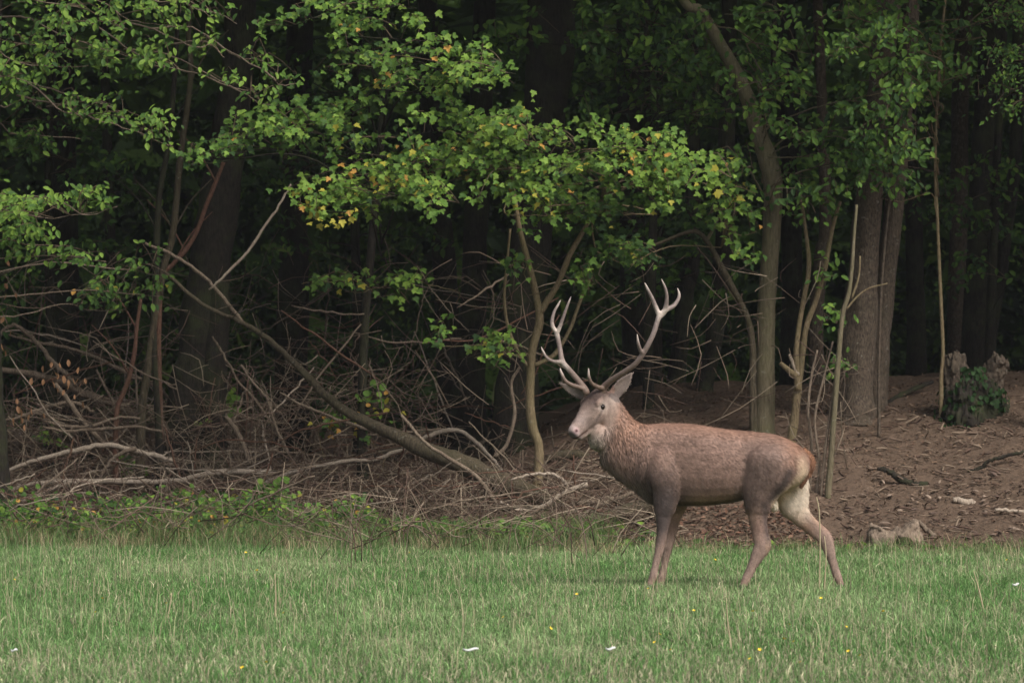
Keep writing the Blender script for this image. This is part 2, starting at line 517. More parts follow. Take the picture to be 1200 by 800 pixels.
NEAR_F = [(790, 514, 8, .02, -.115), (787, 525, 15, .045, -.125), (783, 540, 22, .07, -.138), (780, 557, 22.5, .08, -.15), (780.5, 572, 18, .075, -.15), (779, 588, 14, .062, -.145), (777, 604, 10.6, .048, -.14),
          (775.5, 622, 7.2, .037, -.14), (773.5, 636, 6.6, .036, -.14), (771, 648, 5.4, .03, -.14), (767.5, 662, 4.8, .026, -.14), (765, 674, 5.3, .03, -.14), (762.2, 681, 4.6, .028, -.14), (760.5, 686, 4.8, .03, -.14)]
FAR_F = [(797, 565, 17, .07, .11), (794, 582, 14.5, .06, .115), (792, 597, 11.8, .05, .115), (789, 612, 8.8, .04, .115), (786, 628, 7, .036, .115), (783.5, 640, 6.4, .035, .115),
         (780.5, 655, 5.0, .028, .115), (778, 668, 4.7, .026, .115), (776.3, 676, 5.2, .03, .115), (774.8, 682, 4.6, .028, .115), (774, 687, 4.8, .03, .115)]
NEAR_H = [(908, 519, 16, .05, -.11), (905, 535, 29, .09, -.145), (899, 553, 29.5, .095, -.15), (891, 570, 23.5, .085, -.145), (887, 586, 18, .07, -.14), (886, 601, 13.4, .055, -.14), (887.5, 614, 11.3, .045, -.14),
          (890, 627, 10.8, .04, -.14), (892, 637, 11.2, .04, -.14), (887, 647, 9.3, .036, -.14), (881.5, 658, 6.9, .032, -.14), (877, 668, 5.8, .029, -.14), (873, 676, 5.8, .03, -.14), (870.5, 681.5, 4.9, .028, -.14), (868.5, 686, 5, .03, -.14)]
FAR_H = [(922, 548, 19, .07, .09), (926, 566, 21, .08, .11), (928, 581, 20, .075, .12), (931, 593, 17.5, .065, .12), (938, 604, 13.4, .05, .12), (948, 614, 11, .042, .12), (958, 622, 10.3, .038, .12),
         (966, 630, 10, .037, .12), (970, 641, 8.3, .034, .12), (973.5, 653, 6.1, .029, .12), (977, 664, 5.4, .027, .12), (980, 673, 5.6, .029, .12), (983, 680.5, 4.8, .027, .12), (984.5, 685, 4.9, .03, .12)]
for st in (NEAR_F, FAR_F, NEAR_H, FAR_H):
    leg(st)
# shoulder, brisket and stifle fullness
for px_, py_, rx, rz, w, dy in ((765, 545, 22, 30, .10, -.08), (765, 545, 22, 30, .10, .07), (880, 566, 13, 27, .05, -.125), (925, 540, 20, 20, .09, -.07), (925, 545, 20, 24, .09, .09)):
    th = np.linspace(-1, 1, 11)
    raw.add(*loft([DP(px_, py_ - rz * t_, dy) for t_ in th], [(rx * S * math.sqrt(max(1e-4, 1 - t_ * t_)), 0, 0) for t_ in th], [(0, w * math.sqrt(max(1e-4, 1 - t_ * t_)), 0) for t_ in th], sides=16))
# scrotum under the near thigh
th = np.linspace(-1, 1, 9)
raw.add(*loft([DP(905.5, 591 - 8.5 * t_, -.04) for t_ in th], [(4.6 * S * math.sqrt(max(1e-4, 1 - t_ * t_)), 0, 0) for t_ in th], [(0, .035 * math.sqrt(max(1e-4, 1 - t_ * t_)), 0) for t_ in th], sides=12))

# head frame: f towards the nose, l to the stag's left (right and nearer in the picture), u to the crown
hf = np.array((-36.0, -35.0, -42.0)); hf /= np.linalg.norm(hf)
hl = np.array((35.0, -36.0, 0.0)); hl /= np.linalg.norm(hl)
hu = np.cross(hf, hl)
if hu[2] < 0: hu = -hu
POLL = DP(701.0, 460.5, -.075)


def HD(s, u, l):
    return POLL + hf * s + hu * u + hl * l


hd = smooth_st([(-.055, -.045, .045, .045), (-.03, -.05, .075, .068), (.02, -.062, .100, .086), (.075, -.074, .112, .098), (.125, -.078, .112, .098), (.175, -.074, .100, .084),
                (.225, -.070, .086, .067), (.275, -.067, .075, .051), (.325, -.064, .067, .046), (.365, -.063, .061, .046), (.395, -.064, .053, .043), (.415, -.066, .037, .033)])
raw.add(*loft([HD(s, u, 0) for s, u, a, b in hd], [hu * a for s, u, a, b in hd], [hl * b for s, u, a, b in hd], sq=2.2))
# lower jaw
jw = smooth_st([(.0, -.13, .05, .05), (.05, -.16, .055, .060), (.11, -.168, .045, .056), (.18, -.155, .034, .044), (.27, -.140, .028, .036), (.34, -.130, .026, .033), (.382, -.122, .017, .024)])
raw.add(*loft([HD(s, u, 0) for s, u, a, b in jw], [hu * a for s, u, a, b in jw], [hl * b for s, u, a, b in jw]))
th = np.linspace(-1, 1, 11)                           # throat
raw.add(*loft([DP(701 + 1 * t_, 513 + 16 * t_, -.115 + .03 * t_) for t_ in th], [(12.5 * S * math.sqrt(max(1e-4, 1 - t_ * t_)), 0, 0) for t_ in th], [(0, .075 * math.sqrt(max(1e-4, 1 - t_ * t_)), 0) for t_ in th], sides=16))
for sg in (1, -1):                                   # brow ridges
    th = np.linspace(-1, 1, 9)
    raw.add(*loft([HD(.098 + .045 * t_, -.008, sg * .076) for t_ in th], [hu * .026 * math.sqrt(max(1e-3, 1 - t_ * t_)) for t_ in th], [hl * .026 * math.sqrt(max(1e-3, 1 - t_ * t_)) for t_ in th], sides=12))


def ear(base, tip, wide, face):
    """cupped leaf-shaped ear; face = direction the hollow looks"""
    base, tip, face = (np.asarray(v, float) for v in (base, tip, face))
    ax = tip - base; L = np.linalg.norm(ax); ax /= L
    face = face - ax * face.dot(ax); face /= np.linalg.norm(face)
    sd = np.cross(ax, face)
    rows = []
    for t_ in np.linspace(0, 1, 13):
        w = wide * (0.42 + 1.9 * t_ - 2.3 * t_ ** 2) if t_ < .5 else wide * max(.03, (1 - ((t_ - .45) / .56) ** 2) * .85)
        w = max(w, .006)
        d = min(w * .7, .034)
        a = np.linspace(0, np.pi, 9)
        outer = np.stack([np.cos(a) * w, -np.sin(a) * d], -1)
        inner = np.stack([np.cos(a[::-1]) * (w * .82), -np.sin(a[::-1]) * max(d - .015, -.002) + .003], -1)
        rows.append([base + ax * L * t_ + sd * p[0] + face * p[1] for p in np.vstack([outer, inner])])
    R = np.array(rows); n, m_ = R.shape[:2]
    V = R.reshape(-1, 3)
    i = np.arange(n - 1)[:, None] * m_; j = np.arange(m_)[None]; k = (j + 1) % m_
    Q = np.stack([i + j, i + k, i + m_ + k, i + m_ + j], -1).reshape(-1, 4)
    V = np.vstack([V, R[0].mean(0)[None], R[-1].mean(0)[None]])
    jj = np.arange(m_); kk = (jj + 1) % m_
    T = np.vstack([np.stack([kk, jj, np.full(m_, len(V) - 2)], -1), np.stack([(n - 1) * m_ + jj, (n - 1) * m_ + kk, np.full(m_, len(V) - 1)], -1)])
    return V, [Q, T]


yL = POLL[1] - 40 - ybody(719)
EAR_L = (DP(713, 470, yL - ybody(719) * 0 - .01), DP(741.5, 436, yL + .0))
EAR_R = (DP(688, 468, yL + .06), DP(655.5, 448.5, yL + .14))
raw.add(*ear(*EAR_L, .062, (-.25, -1, .05)))
raw.add(*ear(*EAR_R, .046, (-.1, -1, -.35)))


def remeshed(acc, name, voxel, smooth_it):
    me = acc.mesh(name)
    o = bpy.data.objects.new(name, me); COL.objects.link(o)
    r = o.modifiers.new("remesh", 'REMESH'); r.mode = 'VOXEL'; r.voxel_size = voxel
    s = o.modifiers.new("smooth", 'SMOOTH'); s.factor = 0.5; s.iterations = smooth_it
    bpy.context.view_layer.update()
    ev = o.evaluated_get(bpy.context.evaluated_depsgraph_get())
    res = bpy.data.meshes.new_from_object(ev)
    bpy.data.objects.remove(o); bpy.data.meshes.remove(me)
    V = np.empty(len(res.vertices) * 3); res.vertices.foreach_get("co", V); V = V.reshape(-1, 3)
    N = np.empty(len(res.vertices) * 3); res.vertices.foreach_get("normal", N); N = N.reshape(-1, 3)
    res.polygons.foreach_set("use_smooth", np.ones(len(res.polygons), bool))
    res.name = name
    return res, V, N


def set_col(me, c):
    at = me.color_attributes.new("Col", 'FLOAT_COLOR', 'POINT')
    q = np.ones((len(c), 4), np.float32); q[:, :3] = c
    at.data.foreach_set("color", q.ravel())


def to_px(V):
    """world -> photo pixel (used only to know where on the animal a point lies)"""
    return 600 + V[:, 0] / 40.0 * F, HOR + (CAM_H - V[:, 2]) / 40.0 * F


def blob(px, py, cx, cy, rx, ry, soft=0.35):
    d = np.sqrt(((px - cx) / rx) ** 2 + ((py - cy) / ry) ** 2)
    return np.clip((1 + soft - d) / (2 * soft), 0, 1)


def seg_d(px, py, pts):
    d = np.full(px.shape, 1e9)
    for (x0, y0), (x1, y1) in zip(pts[:-1], pts[1:]):
        vx, vy = x1 - x0, y1 - y0
        t_ = np.clip(((px - x0) * vx + (py - y0) * vy) / (vx * vx + vy * vy), 0, 1)
        d = np.minimum(d, np.hypot(px - x0 - vx * t_, py - y0 - vy * t_))
    return d


def coat(V, N):
    """the markings of the coat, with some shading painted in"""
    x, y = to_px(V)
    off = V[:, 1] - 40.0 - ybody(x)                 # distance from the middle plane, negative = near side
    nz = fbm(x * 0.11, y * 0.11, 51, 3) - 0.5
    c = np.tile(np.array([0.272, 0.170, 0.130]), (len(V), 1))

    def mixin(w, col):
        nonlocal c
        w = np.clip(w, 0, 1)[:, None]
        c = c * (1 - w) + np.asarray(col) * w
    grey = (0.205, 0.138, 0.112); dark = (0.080, 0.056, 0.047); red = (0.29, 0.155, 0.10); cream = (0.70, 0.585, 0.465); tan = (0.36, 0.225, 0.145)
    mixin(blob(x, y, 820, 560, 60, 38, .7) * .35, grey)
    back = 1 - np.clip((seg_d(x, y, [(745, 492), (787, 494), (842, 500), (907, 507), (940, 524)]) - 3 + nz * 8) / 13, 0, 1)
    mixin(back * .55, red)
    mixin(blob(x, y, 737, 497, 18, 24, .6) * .7, red)
    mixin(blob(x, y, 845, 540, 22, 16, .8) * .35, (0.30, 0.19, 0.15))
    # belly
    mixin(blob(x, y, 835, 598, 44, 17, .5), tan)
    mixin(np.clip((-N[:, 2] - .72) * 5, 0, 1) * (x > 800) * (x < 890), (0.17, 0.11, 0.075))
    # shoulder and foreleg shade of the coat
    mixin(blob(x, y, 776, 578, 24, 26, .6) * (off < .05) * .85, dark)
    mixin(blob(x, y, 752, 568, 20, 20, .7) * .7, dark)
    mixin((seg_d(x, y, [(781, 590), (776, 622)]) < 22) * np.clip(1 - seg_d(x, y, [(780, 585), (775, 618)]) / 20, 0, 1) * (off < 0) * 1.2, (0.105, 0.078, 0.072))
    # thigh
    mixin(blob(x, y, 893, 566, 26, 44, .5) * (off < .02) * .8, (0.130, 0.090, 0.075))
    mixin(np.clip(1 - seg_d(x, y, [(923, 550), (917, 562), (903, 583)]) / 9, 0, 1) * (off < .02) * .9, (0.06, 0.046, 0.042))  # dark line along the thigh's edge, shading painted into the coat
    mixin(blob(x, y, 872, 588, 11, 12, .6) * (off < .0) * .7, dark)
    # rump patch and inner thigh
    mixin(blob(x, y, 930, 582, 34, 42, .6) * (off > -.05) * .85, (0.42, 0.27, 0.175))
    mixin(np.clip(1.6 - seg_d(x, y, [(946, 548), (937, 572), (922, 581)]) / 9.0, 0, 1) * np.where(off < -.05, 0.0, 1.0), cream)
    mixin(blob(x, y, 931, 582, 22, 23, .55) * (off > -.04), cream)
    mixin(np.clip(1.35 - seg_d(x, y, [(936, 536), (938, 552), (930, 568), (918, 580), (908, 589)]) / 6.5, 0, 1) * .95, (0.74, 0.56, 0.40))
    mixin(blob(x, y, 932, 530, 13, 13, .8) * .8, red)
    mixin(blob(x, y, 905.5, 593, 5.5, 8, .3) * (off < .03) * (off > -.1), (0.72, 0.62, 0.48))
    # lower legs
    low = np.clip((y - 618) / 22, 0, 1)
    mixin(low * .8, (0.33, 0.232, 0.192))
    mixin(np.clip(1.2 - seg_d(x, y, [(779, 590), (773, 618), (771, 632)]) / 8, 0, 1) * (off < 0) * .6, (0.075, 0.056, 0.051))
    mixin(np.clip(1.2 - seg_d(x, y, [(893, 590), (896, 615), (898, 632)]) / 5, 0, 1) * (off < 0) * .7, (0.07, 0.052, 0.048))
    mixin(np.clip(1.2 - seg_d(x, y, [(945, 606), (966, 630), (972, 650)]) / 6, 0, 1) * (off > 0) * .5, (0.11, 0.083, 0.074))
    mixin(low * np.clip((off > 0) * 1.0, 0, 1) * .5, (0.29, 0.20, 0.155))
    mixin(np.clip((y - 672) / 8, 0, 1) * .6, (0.30, 0.20, 0.15))
    mixin(np.clip(1 - np.abs(y - 640) / 14, 0, 1) * (x > 895) * (x < 906) * .7, (0.30, 0.20, 0.14))
    # neck: greyer in front, shaggy
    front = np.clip(1 - seg_d(x, y, [(693, 520), (700, 540), (716, 560), (740, 578)]) / 24, 0, 1)
    mixin(front * .75, (0.26, 0.20, 0.168))
    # the head, in its own frame
    r = V - POLL
    s_, u_, l_ = r @ hf, r @ hu, r @ hl
    ha, hb = HD(.0, -.045, 0), HD(.37, -.075, 0)
    tt = np.clip((V - ha) @ (hb - ha) / ((hb - ha) @ (hb - ha)), -.1, 1.1)
    hdist = np.linalg.norm(V - ha - tt[:, None] * (hb - ha), axis=1)
    isd = np.clip((.150 - .035 * tt - hdist) / .045, 0, 1) * np.clip((s_ + .055) / .08, 0, 1)
    mixin(isd * .9, (0.245, 0.180, 0.150))
    mixin(isd * np.clip((u_ + .062) / .045, 0, 1) * np.clip((.098 - np.abs(l_)) / .03, 0, 1) * .9 * np.clip(1.5 - np.abs(s_ - .04) / .13, 0, 1), (0.048, 0.029, 0.024))
    mixin(isd * np.clip(1 - np.hypot(s_ - .125, np.abs(l_) - .058) / .032, 0, 1) * (u_ > -.05) * .45, (0.055, 0.038, 0.034))
    mixin(isd * np.clip(1 - np.hypot(s_ - .30, u_ + .02) / .10, 0, 1) * .5, (0.22, 0.175, 0.165))
    er = np.minimum(np.linalg.norm(V - HD(.100, -.050, .095), axis=1), np.linalg.norm(V - HD(.100, -.050, -.095), axis=1))
    mixin(isd * np.clip(1.5 - er / .040, 0, 1) * .85, (0.50, 0.40, 0.34))
    mixin(isd * np.clip(1.4 - er / .026, 0, 1), (0.035, 0.032, 0.028))
    mixin(isd * np.clip((np.abs(l_) - .05) / .02, 0, 1) * np.clip((.07 - s_) / .06, 0, 1) * np.clip((u_ + .17) / .06, 0, 1) * np.clip((-.035 - u_) / .03, 0, 1) * .6, (0.42, 0.335, 0.285))
    for sg in (1, -1):
        pa, pb = HD(.118, -.062, sg * .095), HD(.200, -.098, sg * .074)
        q_ = np.clip((V - pa) @ (pb - pa) / ((pb - pa) @ (pb - pa)), 0, 1)
        mixin(isd * np.clip(1.3 - np.linalg.norm(V - pa - q_[:, None] * (pb - pa), axis=1) / .013, 0, 1) * .75, (0.085, 0.062, 0.055))
        mixin(isd * np.clip(1.2 - np.linalg.norm(V - HD(.19, -.13, sg * .07), axis=1) / .055, 0, 1) * .5, (0.185, 0.14, 0.125))
    mixin(isd * np.clip((-.135 - u_) / .03, 0, 1) * np.clip((s_ - .12) / .08, 0, 1) * .85, (0.52, 0.43, 0.35))
    mixin(isd * np.clip((s_ - .355) / .02, 0, 1) * .6, (0.36, 0.28, 0.265))
    mixin(isd * np.clip((s_ - .392) / .014, 0, 1) * np.clip((-.022 - u_) / .02, 0, 1) * .85, (0.105, 0.085, 0.085))
    mixin(isd * np.clip(1.6 - seg_d(s_, u_, [(.43, -.090), (.36, -.098), (.30, -.114)]) / .006, 0, 1), (0.075, 0.036, 0.026))
    nr = np.minimum(np.linalg.norm(V - HD(.385, -.042, .037), axis=1), np.linalg.norm(V - HD(.385, -.042, -.037), axis=1))
    mixin(isd * np.clip(1.6 - nr / .021, 0, 1) * .8, (0.42, 0.28, 0.27))
    mixin(isd * np.clip(1.6 - nr / .011, 0, 1), (0.06, 0.024, 0.024))
    mixin(blob(x, y, 695, 521, 12, 10, .5) * (off < 0) * .75, (0.47, 0.40, 0.34))
    mixin(np.clip(1.3 - seg_d(x, y, [(719, 470), (713, 495), (702, 515)]) / 9, 0, 1) * (off < 0) * .5, (0.40, 0.315, 0.265))
    # ears: pale hollows, brown rims
    for (b_, t_), k_ in ((EAR_L, 1), (EAR_R, .8)):
        ax = t_ - b_; L = np.linalg.norm(ax); ax = ax / L
        p = (V - b_) @ ax / L
        on = (p > .12) * (p < 1.1) * (np.linalg.norm(V - b_ - np.outer(np.clip(p, 0, 1) * L, ax), axis=1) < .075) * ((np.abs(l_) > .085) | (u_ > .06))
        mixin(on * 1.0, (0.235, 0.175, 0.15))
        mixin(on * np.clip((-N[:, 1] - .25) * 3, 0, 1) * k_, (0.31, 0.24, 0.205))
        mixin(on * np.clip((-N[:, 1] - .1) * 3, 0, 1) * np.clip((.45 - p) / .2, 0, 1) * .7, (0.12, 0.092, 0.082))  # shadow in the hollow painted in, darker towards the ear's base
    nz2 = fbm(x * 0.45, y * 0.3, 57, 2) - 0.5
    c *= (0.93 + 0.42 * nz + 0.28 * nz2)[:, None]
    return np.clip(c, 0.01, 0.9)


base_d = (DP(830, 690)[0], 40.0, 0.0)
deer = thing("red_deer", "antlered brown stag standing side-on in the grass, looking towards the viewer", "deer", base_d)
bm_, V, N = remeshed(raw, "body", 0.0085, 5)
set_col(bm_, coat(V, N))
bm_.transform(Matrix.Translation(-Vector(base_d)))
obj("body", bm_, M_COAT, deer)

# fur: short strips lying along the coat, long and shaggy on the neck
Fi = []
n_h = 80000
ia = rng.integers(0, len(V), n_h)
pos = V[ia] + rng.normal(0, .004, (n_h, 3)); nor = N[ia]
hx, hy = to_px(pos)
r = pos - POLL
hs_, hu_, hl2 = r @ hf, r @ hu, r @ hl
ishead = (hs_ > -.03) & (hx < 727) & (hy < 520) & (hu_ > -.19)
eye_d = np.minimum(np.linalg.norm(pos - HD(.100, -.050, .095), axis=1), np.linalg.norm(pos - HD(.100, -.050, -.095), axis=1))
flow = np.tile(np.array([0.8, 0.0, -0.6]), (n_h, 1))
legm = hy > 600
flow[legm] = (0.1, 0, -1)
neckm = (hx < 760) & (hy > 470) & ~ishead & (hy < 600)
flow[neckm] = (0.25, -0.1, -1)
flow[ishead] = -hf
flow += rng.normal(0, .22, flow.shape)
flow -= nor * np.sum(flow * nor, 1)[:, None]
flow /= np.linalg.norm(flow, axis=1)[:, None] + 1e-9
ln = np.full(n_h, .020)
ln[legm] = .010; ln[ishead] = .009
nf = np.clip(1 - seg_d(hx, hy, [(697, 518), (704, 545), (722, 566), (752, 582)]) / 40, 0, 1)
ln = np.where(neckm, .022 + .075 * nf, ln)
ln[(hy < 470) & ~ishead] = .007
ln = np.where((np.hypot(hx - 697, hy - 517) < 17) & ~ishead, .018, ln)
tl = (hx > 925) & (hy > 520) & (hy < 600); ln[tl] = .026
ln *= rng.uniform(.7, 1.25, n_h)
lift = np.where(neckm, .16, .055) * ln
sd = np.cross(flow, nor)
wd = np.where(neckm, .0036, .0027)[:, None]
b0 = pos - nor * .001
hv = np.stack([b0 - sd * wd, b0 + sd * wd, b0 + flow * (ln * .6)[:, None] + nor * (lift * .9)[:, None] - sd * wd * .7,
               b0 + flow * (ln * .6)[:, None] + nor * (lift * .9)[:, None] + sd * wd * .7, b0 + flow * ln[:, None] + nor * (lift * .7)[:, None] - np.array([0, 0, 1]) * (ln * .12)[:, None]], 1)
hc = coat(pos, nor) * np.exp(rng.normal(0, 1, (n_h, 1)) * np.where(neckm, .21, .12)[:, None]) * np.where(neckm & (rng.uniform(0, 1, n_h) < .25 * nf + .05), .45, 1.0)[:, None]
ok = (eye_d > .024) & ~((hs_ > .35) & ishead) & (hy < 684)
hv, hc = hv[ok], hc[ok]
n = len(hv)
i = np.arange(n)[:, None] * 5
fm = mesh_np("fur", (hv - np.array(base_d)).reshape(-1, 3), [i + np.array([[0, 1, 3, 2]]), i + np.array([[2, 3, 4]])], np.repeat(hc, 5, axis=0))
obj("fur", fm, M_FUR, deer, kind='stuff')


def sphere(c0, r0, nu=14, nv=10, sc=(1, 1, 1)):
    th = np.linspace(-1, 1, nv) * (math.pi / 2 - .02)
    return loft([c0 + np.array((0, 0, r0 * sc[2] * math.sin(t_))) for t_ in th], [(r0 * sc[0] * math.cos(t_), 0, 0) for t_ in th], [(0, r0 * sc[1] * math.cos(t_), 0) for t_ in th], sides=nu)


for sg in (1, -1):
    a = Acc(); a.add(*sphere(HD(.100, -.050, sg * .0870), .0225))
    obj("eye", a.mesh("eye", base_d), M_EYE, deer)
# tail: a tapered brush hanging on the rump
a = Acc()
tq = smooth_st([(938, 526, 4, .03, -.02), (944, 533, 5.5, .034, -.025), (947.5, 543, 6.5, .034, -.03), (944.5, 554, 5.8, .03, -.035), (940, 562, 3.6, .02, -.04), (938, 567, 1.2, .008, -.045)])
a.add(*loft([DP(r_[0], r_[1], r_[4]) for r_ in tq], [np.array((.9, 0, .45)) * r_[2] * S for r_ in tq], [(0, r_[3], 0) for r_ in tq], sides=16), col=(0.225, 0.108, 0.06))
tm = a.mesh("tail", base_d)
tail = obj("tail", tm, M_COAT, deer, label="short orange-brown tail")
tv = np.concatenate(a.V); k = 5200
ii = rng.integers(0, len(tv), k); pos = tv[ii] + rng.normal(0, .003, (k, 3))
fl = np.array([-0.25, -0.15, -1.0]) + rng.normal(0, .25, (k, 3)); fl /= np.linalg.norm(fl, axis=1)[:, None]
L_ = rng.uniform(.015, .034, k); sdv = np.cross(fl, rng.normal(0, 1, (k, 3))); sdv /= np.linalg.norm(sdv, axis=1)[:, None]
hv = np.stack([pos - sdv * .0022, pos + sdv * .0022, pos + fl * L_[:, None]], 1)
hc = np.array([0.235, 0.115, 0.064]) * rng.uniform(.6, 1.3, (k, 1))
fm = mesh_np("hair", (hv - np.array(base_d)).reshape(-1, 3), [np.arange(k)[:, None] * 3 + np.array([[0, 1, 2]])], np.repeat(hc, 3, axis=0))
obj("hair", fm, M_FUR, tail, kind='stuff')
# hooves: two toes each
for st in (NEAR_F, FAR_F, NEAR_H, FAR_H):
    px_, py_, _, _, dy = st[-1]
    a = Acc()
    for sg in (-1, 1):
        c0 = DP(px_, 684, dy + sg * .016)
        q = [(0, .0, .024, .015), (-.006, -.018, .029, .017), (-.016, -.036, .036, .018), (-.020, -.043, .036, .018)]
        a.add(*loft([c0 + np.array((x_, 0, z_)) for x_, z_, _, _ in q], [(w_, 0, 0) for _, _, w_, _ in q], [(0, d_, 0) for _, _, _, d_ in q], sides=12), col=(0.045, 0.036, 0.032))
    obj("hoof", a.mesh("hoof", base_d), M_PLAIN, deer)


def antler(lines, y0, label):
    acc = Acc()
    for ln_ in lines:
        pts = [DP(p[0], p[1], y0 + p[3] - ybody(p[0])) for p in ln_]
        acc.add(*tube(pts, [p[2] * S for p in ln_], sides=12, res=5))
    me, V, N = remeshed(acc, "antler", 0.0048, 3)
    x, y = to_px(V)
    h = np.clip((458 - y) / 70, 0, 1)
    c = np.array([0.125, 0.082, 0.060]) * (1 - h[:, None]) + np.array([0.185, 0.143, 0.127]) * h[:, None]
    tips = np.full(len(V), 1e9)
    for ln_ in lines:
        p = ln_[-1]; tips = np.minimum(tips, np.hypot(x - p[0], y - p[1]))
    w = np.clip(1 - tips / 12, 0, 1)[:, None]
    c = c * (1 - w) + np.array([0.50, 0.42, 0.36]) * w
    c *= (0.8 + 0.4 * fbm(x * 0.5, y * 0.5, 61))[:, None]
    set_col(me, c)
    me.transform(Matrix.Translation(-Vector(base_d)))
    obj("antler", me, M_ANTLER, deer, label=label)


yp = POLL[1] - 40.0
# rows: px, py, radius px, depth from the burr (m)
antler([[(708, 461, 4.2, 0), (706.5, 455.5, 4.6, 0), (715.6, 446, 3.7, -.05), (730.6, 436, 3.4, -.12), (744, 426, 3.2, -.17), (754, 412, 3.2, -.20), (764, 393, 3.1, -.21), (770, 375, 3.1, -.20), (773.5, 366, 3.9, -.19)],
        [(708, 455, 3.6, -.01), (701, 453.4, 2.7, -.05), (693.5, 449.3, 2.3, -.10), (690, 442, 2.0, -.13), (689.3, 431, .7, -.14)],
        [(753, 414, 3, -.2), (749.5, 410, 2.4, -.22), (747, 402, 1.9, -.25), (745.7, 391.5, .6, -.26)],
        [(772, 370, 3.1, -.195), (769.5, 364.5, 3, -.19), (763.6, 350, 2.3, -.20), (758.5, 340, 1.9, -.21), (754.6, 331.5, .7, -.22)],
        [(773, 371, 3.0, -.19), (778.5, 363.5, 3.2, -.19), (780.4, 349, 2.2, -.22), (778.5, 338, 1.8, -.24), (773.8, 327, .6, -.26)],
        [(774, 368, 3.2, -.19), (780, 363, 3.1, -.19), (788.5, 358.5, 2.6, -.16), (794, 351, 2.2, -.14), (795.2, 345, 1.8, -.13), (793.4, 337.5, .6, -.12)]],
       yp - .03, "left antler, spread wide over the near ear")
antler([[(687, 462, 4.2, 0), (686, 457.5, 4.6, 0), (678, 446, 3.7, .04), (667.5, 433.5, 3.4, .10), (659.5, 423.5, 3.4, .15), (656.6, 408, 2.9, .19), (653.5, 393, 3.0, .20), (652.3, 387, 3.3, .20)],
        [(686, 457, 3.6, 0), (678, 453.5, 2.9, -.02), (670.5, 451.3, 2.7, -.04), (662.5, 446, 2.3, -.06), (658, 437, 1.8, -.07), (656.4, 431, .7, -.07)],
        [(661, 425, 3, .14), (656.5, 424.3, 2.7, .14), (648, 423.3, 2.2, .15), (641, 419, 1.9, .16), (636.4, 411, 1.4, .17), (634.4, 406, .6, .17)],
        [(653, 390, 2.8, .20), (647.3, 380, 2.5, .20), (649.3, 366.5, 1.9, .21), (654, 357.5, 1.5, .22), (657.5, 351, .6, .22)],
        [(652.8, 390, 2.9, .2), (655.8, 384.5, 2.4, .19), (662, 367, 1.9, .17), (666, 356, 1.5, .16), (669.8, 346.5, .6, .15)]],
       yp + .07, "right antler, leaning back over the far ear")

# ------------------------------------------------------------------ leaves
def leaf_maple():
    """five-lobed leaf, stalk end at the origin, tip along +y, unit length"""
    o = [(0, 0), (.16, .02), (.40, .05), (.34, .20), (.52, .42), (.30, .48), (.20, .52), (.17, .74), (0, 1.0)]
    o = o + [(-x, y) for x, y in o[-2:0:-1]]
    V = [(0, .35, -.03)] + [(x, y, .10 * abs(x) - .16 * max(0, y - .5)) for x, y in o]
    n = len(o)
    return np.array(V), np.array([(0, 1 + i, 1 + (i + 1) % n) for i in range(n)])


def leaf_oval():
    V = [(0, 0, 0), (.20, .22, .06), (.27, .50, .08), (.17, .80, .03), (0, 1, -.06), (-.17, .80, .03), (-.27, .50, .08), (-.20, .22, .06), (0, .5, 0)]
    return np.array(V), np.array([(8, i, (i + 1) % 8) for i in range(8)])


def leaf_small():
    V = [(0, 0, 0), (.26, .4, .06), (0, 1, -.05), (-.26, .4, .06)]
    return np.array(V, float), np.array([(0, 1, 2), (0, 2, 3)])


def leaf_round():
    V = [(0, 0, 0)] + [(.48 * math.sin(a), .5 - .5 * math.cos(a) * (1.0 if a < 2.4 else 1.08), .08 * abs(math.sin(a))) for a in np.linspace(.55, 2 * math.pi - .55, 8)] + [(0, .5, -.02)]
    return np.array(V), np.array([(9, i, (i + 1) % 9) for i in range(9)])


LEAF = {'maple': leaf_maple(), 'oval': leaf_oval(), 'small': leaf_small(), 'round': leaf_round()}
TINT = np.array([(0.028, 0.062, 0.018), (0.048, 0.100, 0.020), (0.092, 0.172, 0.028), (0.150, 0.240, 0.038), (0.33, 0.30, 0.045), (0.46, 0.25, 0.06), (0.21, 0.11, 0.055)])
LEAF_MESH = {}


def leaf_mesh(kind, ti):
    if (kind, ti) not in LEAF_MESH:
        V, T = LEAF[kind]
        me = mesh_np("leaf", V, [T], np.tile(TINT[ti], (len(V), 1)), smooth=False)
        me.materials.append(M_LEAF)
        LEAF_MESH[(kind, ti)] = me
    return LEAF_MESH[(kind, ti)]


def frames(tip, nor):
    y = tip / (np.linalg.norm(tip, axis=1)[:, None] + 1e-9)
    z = nor - y * np.sum(nor * y, 1)[:, None]; z /= np.linalg.norm(z, axis=1)[:, None] + 1e-9
    x = np.cross(y, z)
    return np.stack([x, y, z], -1)                  # columns


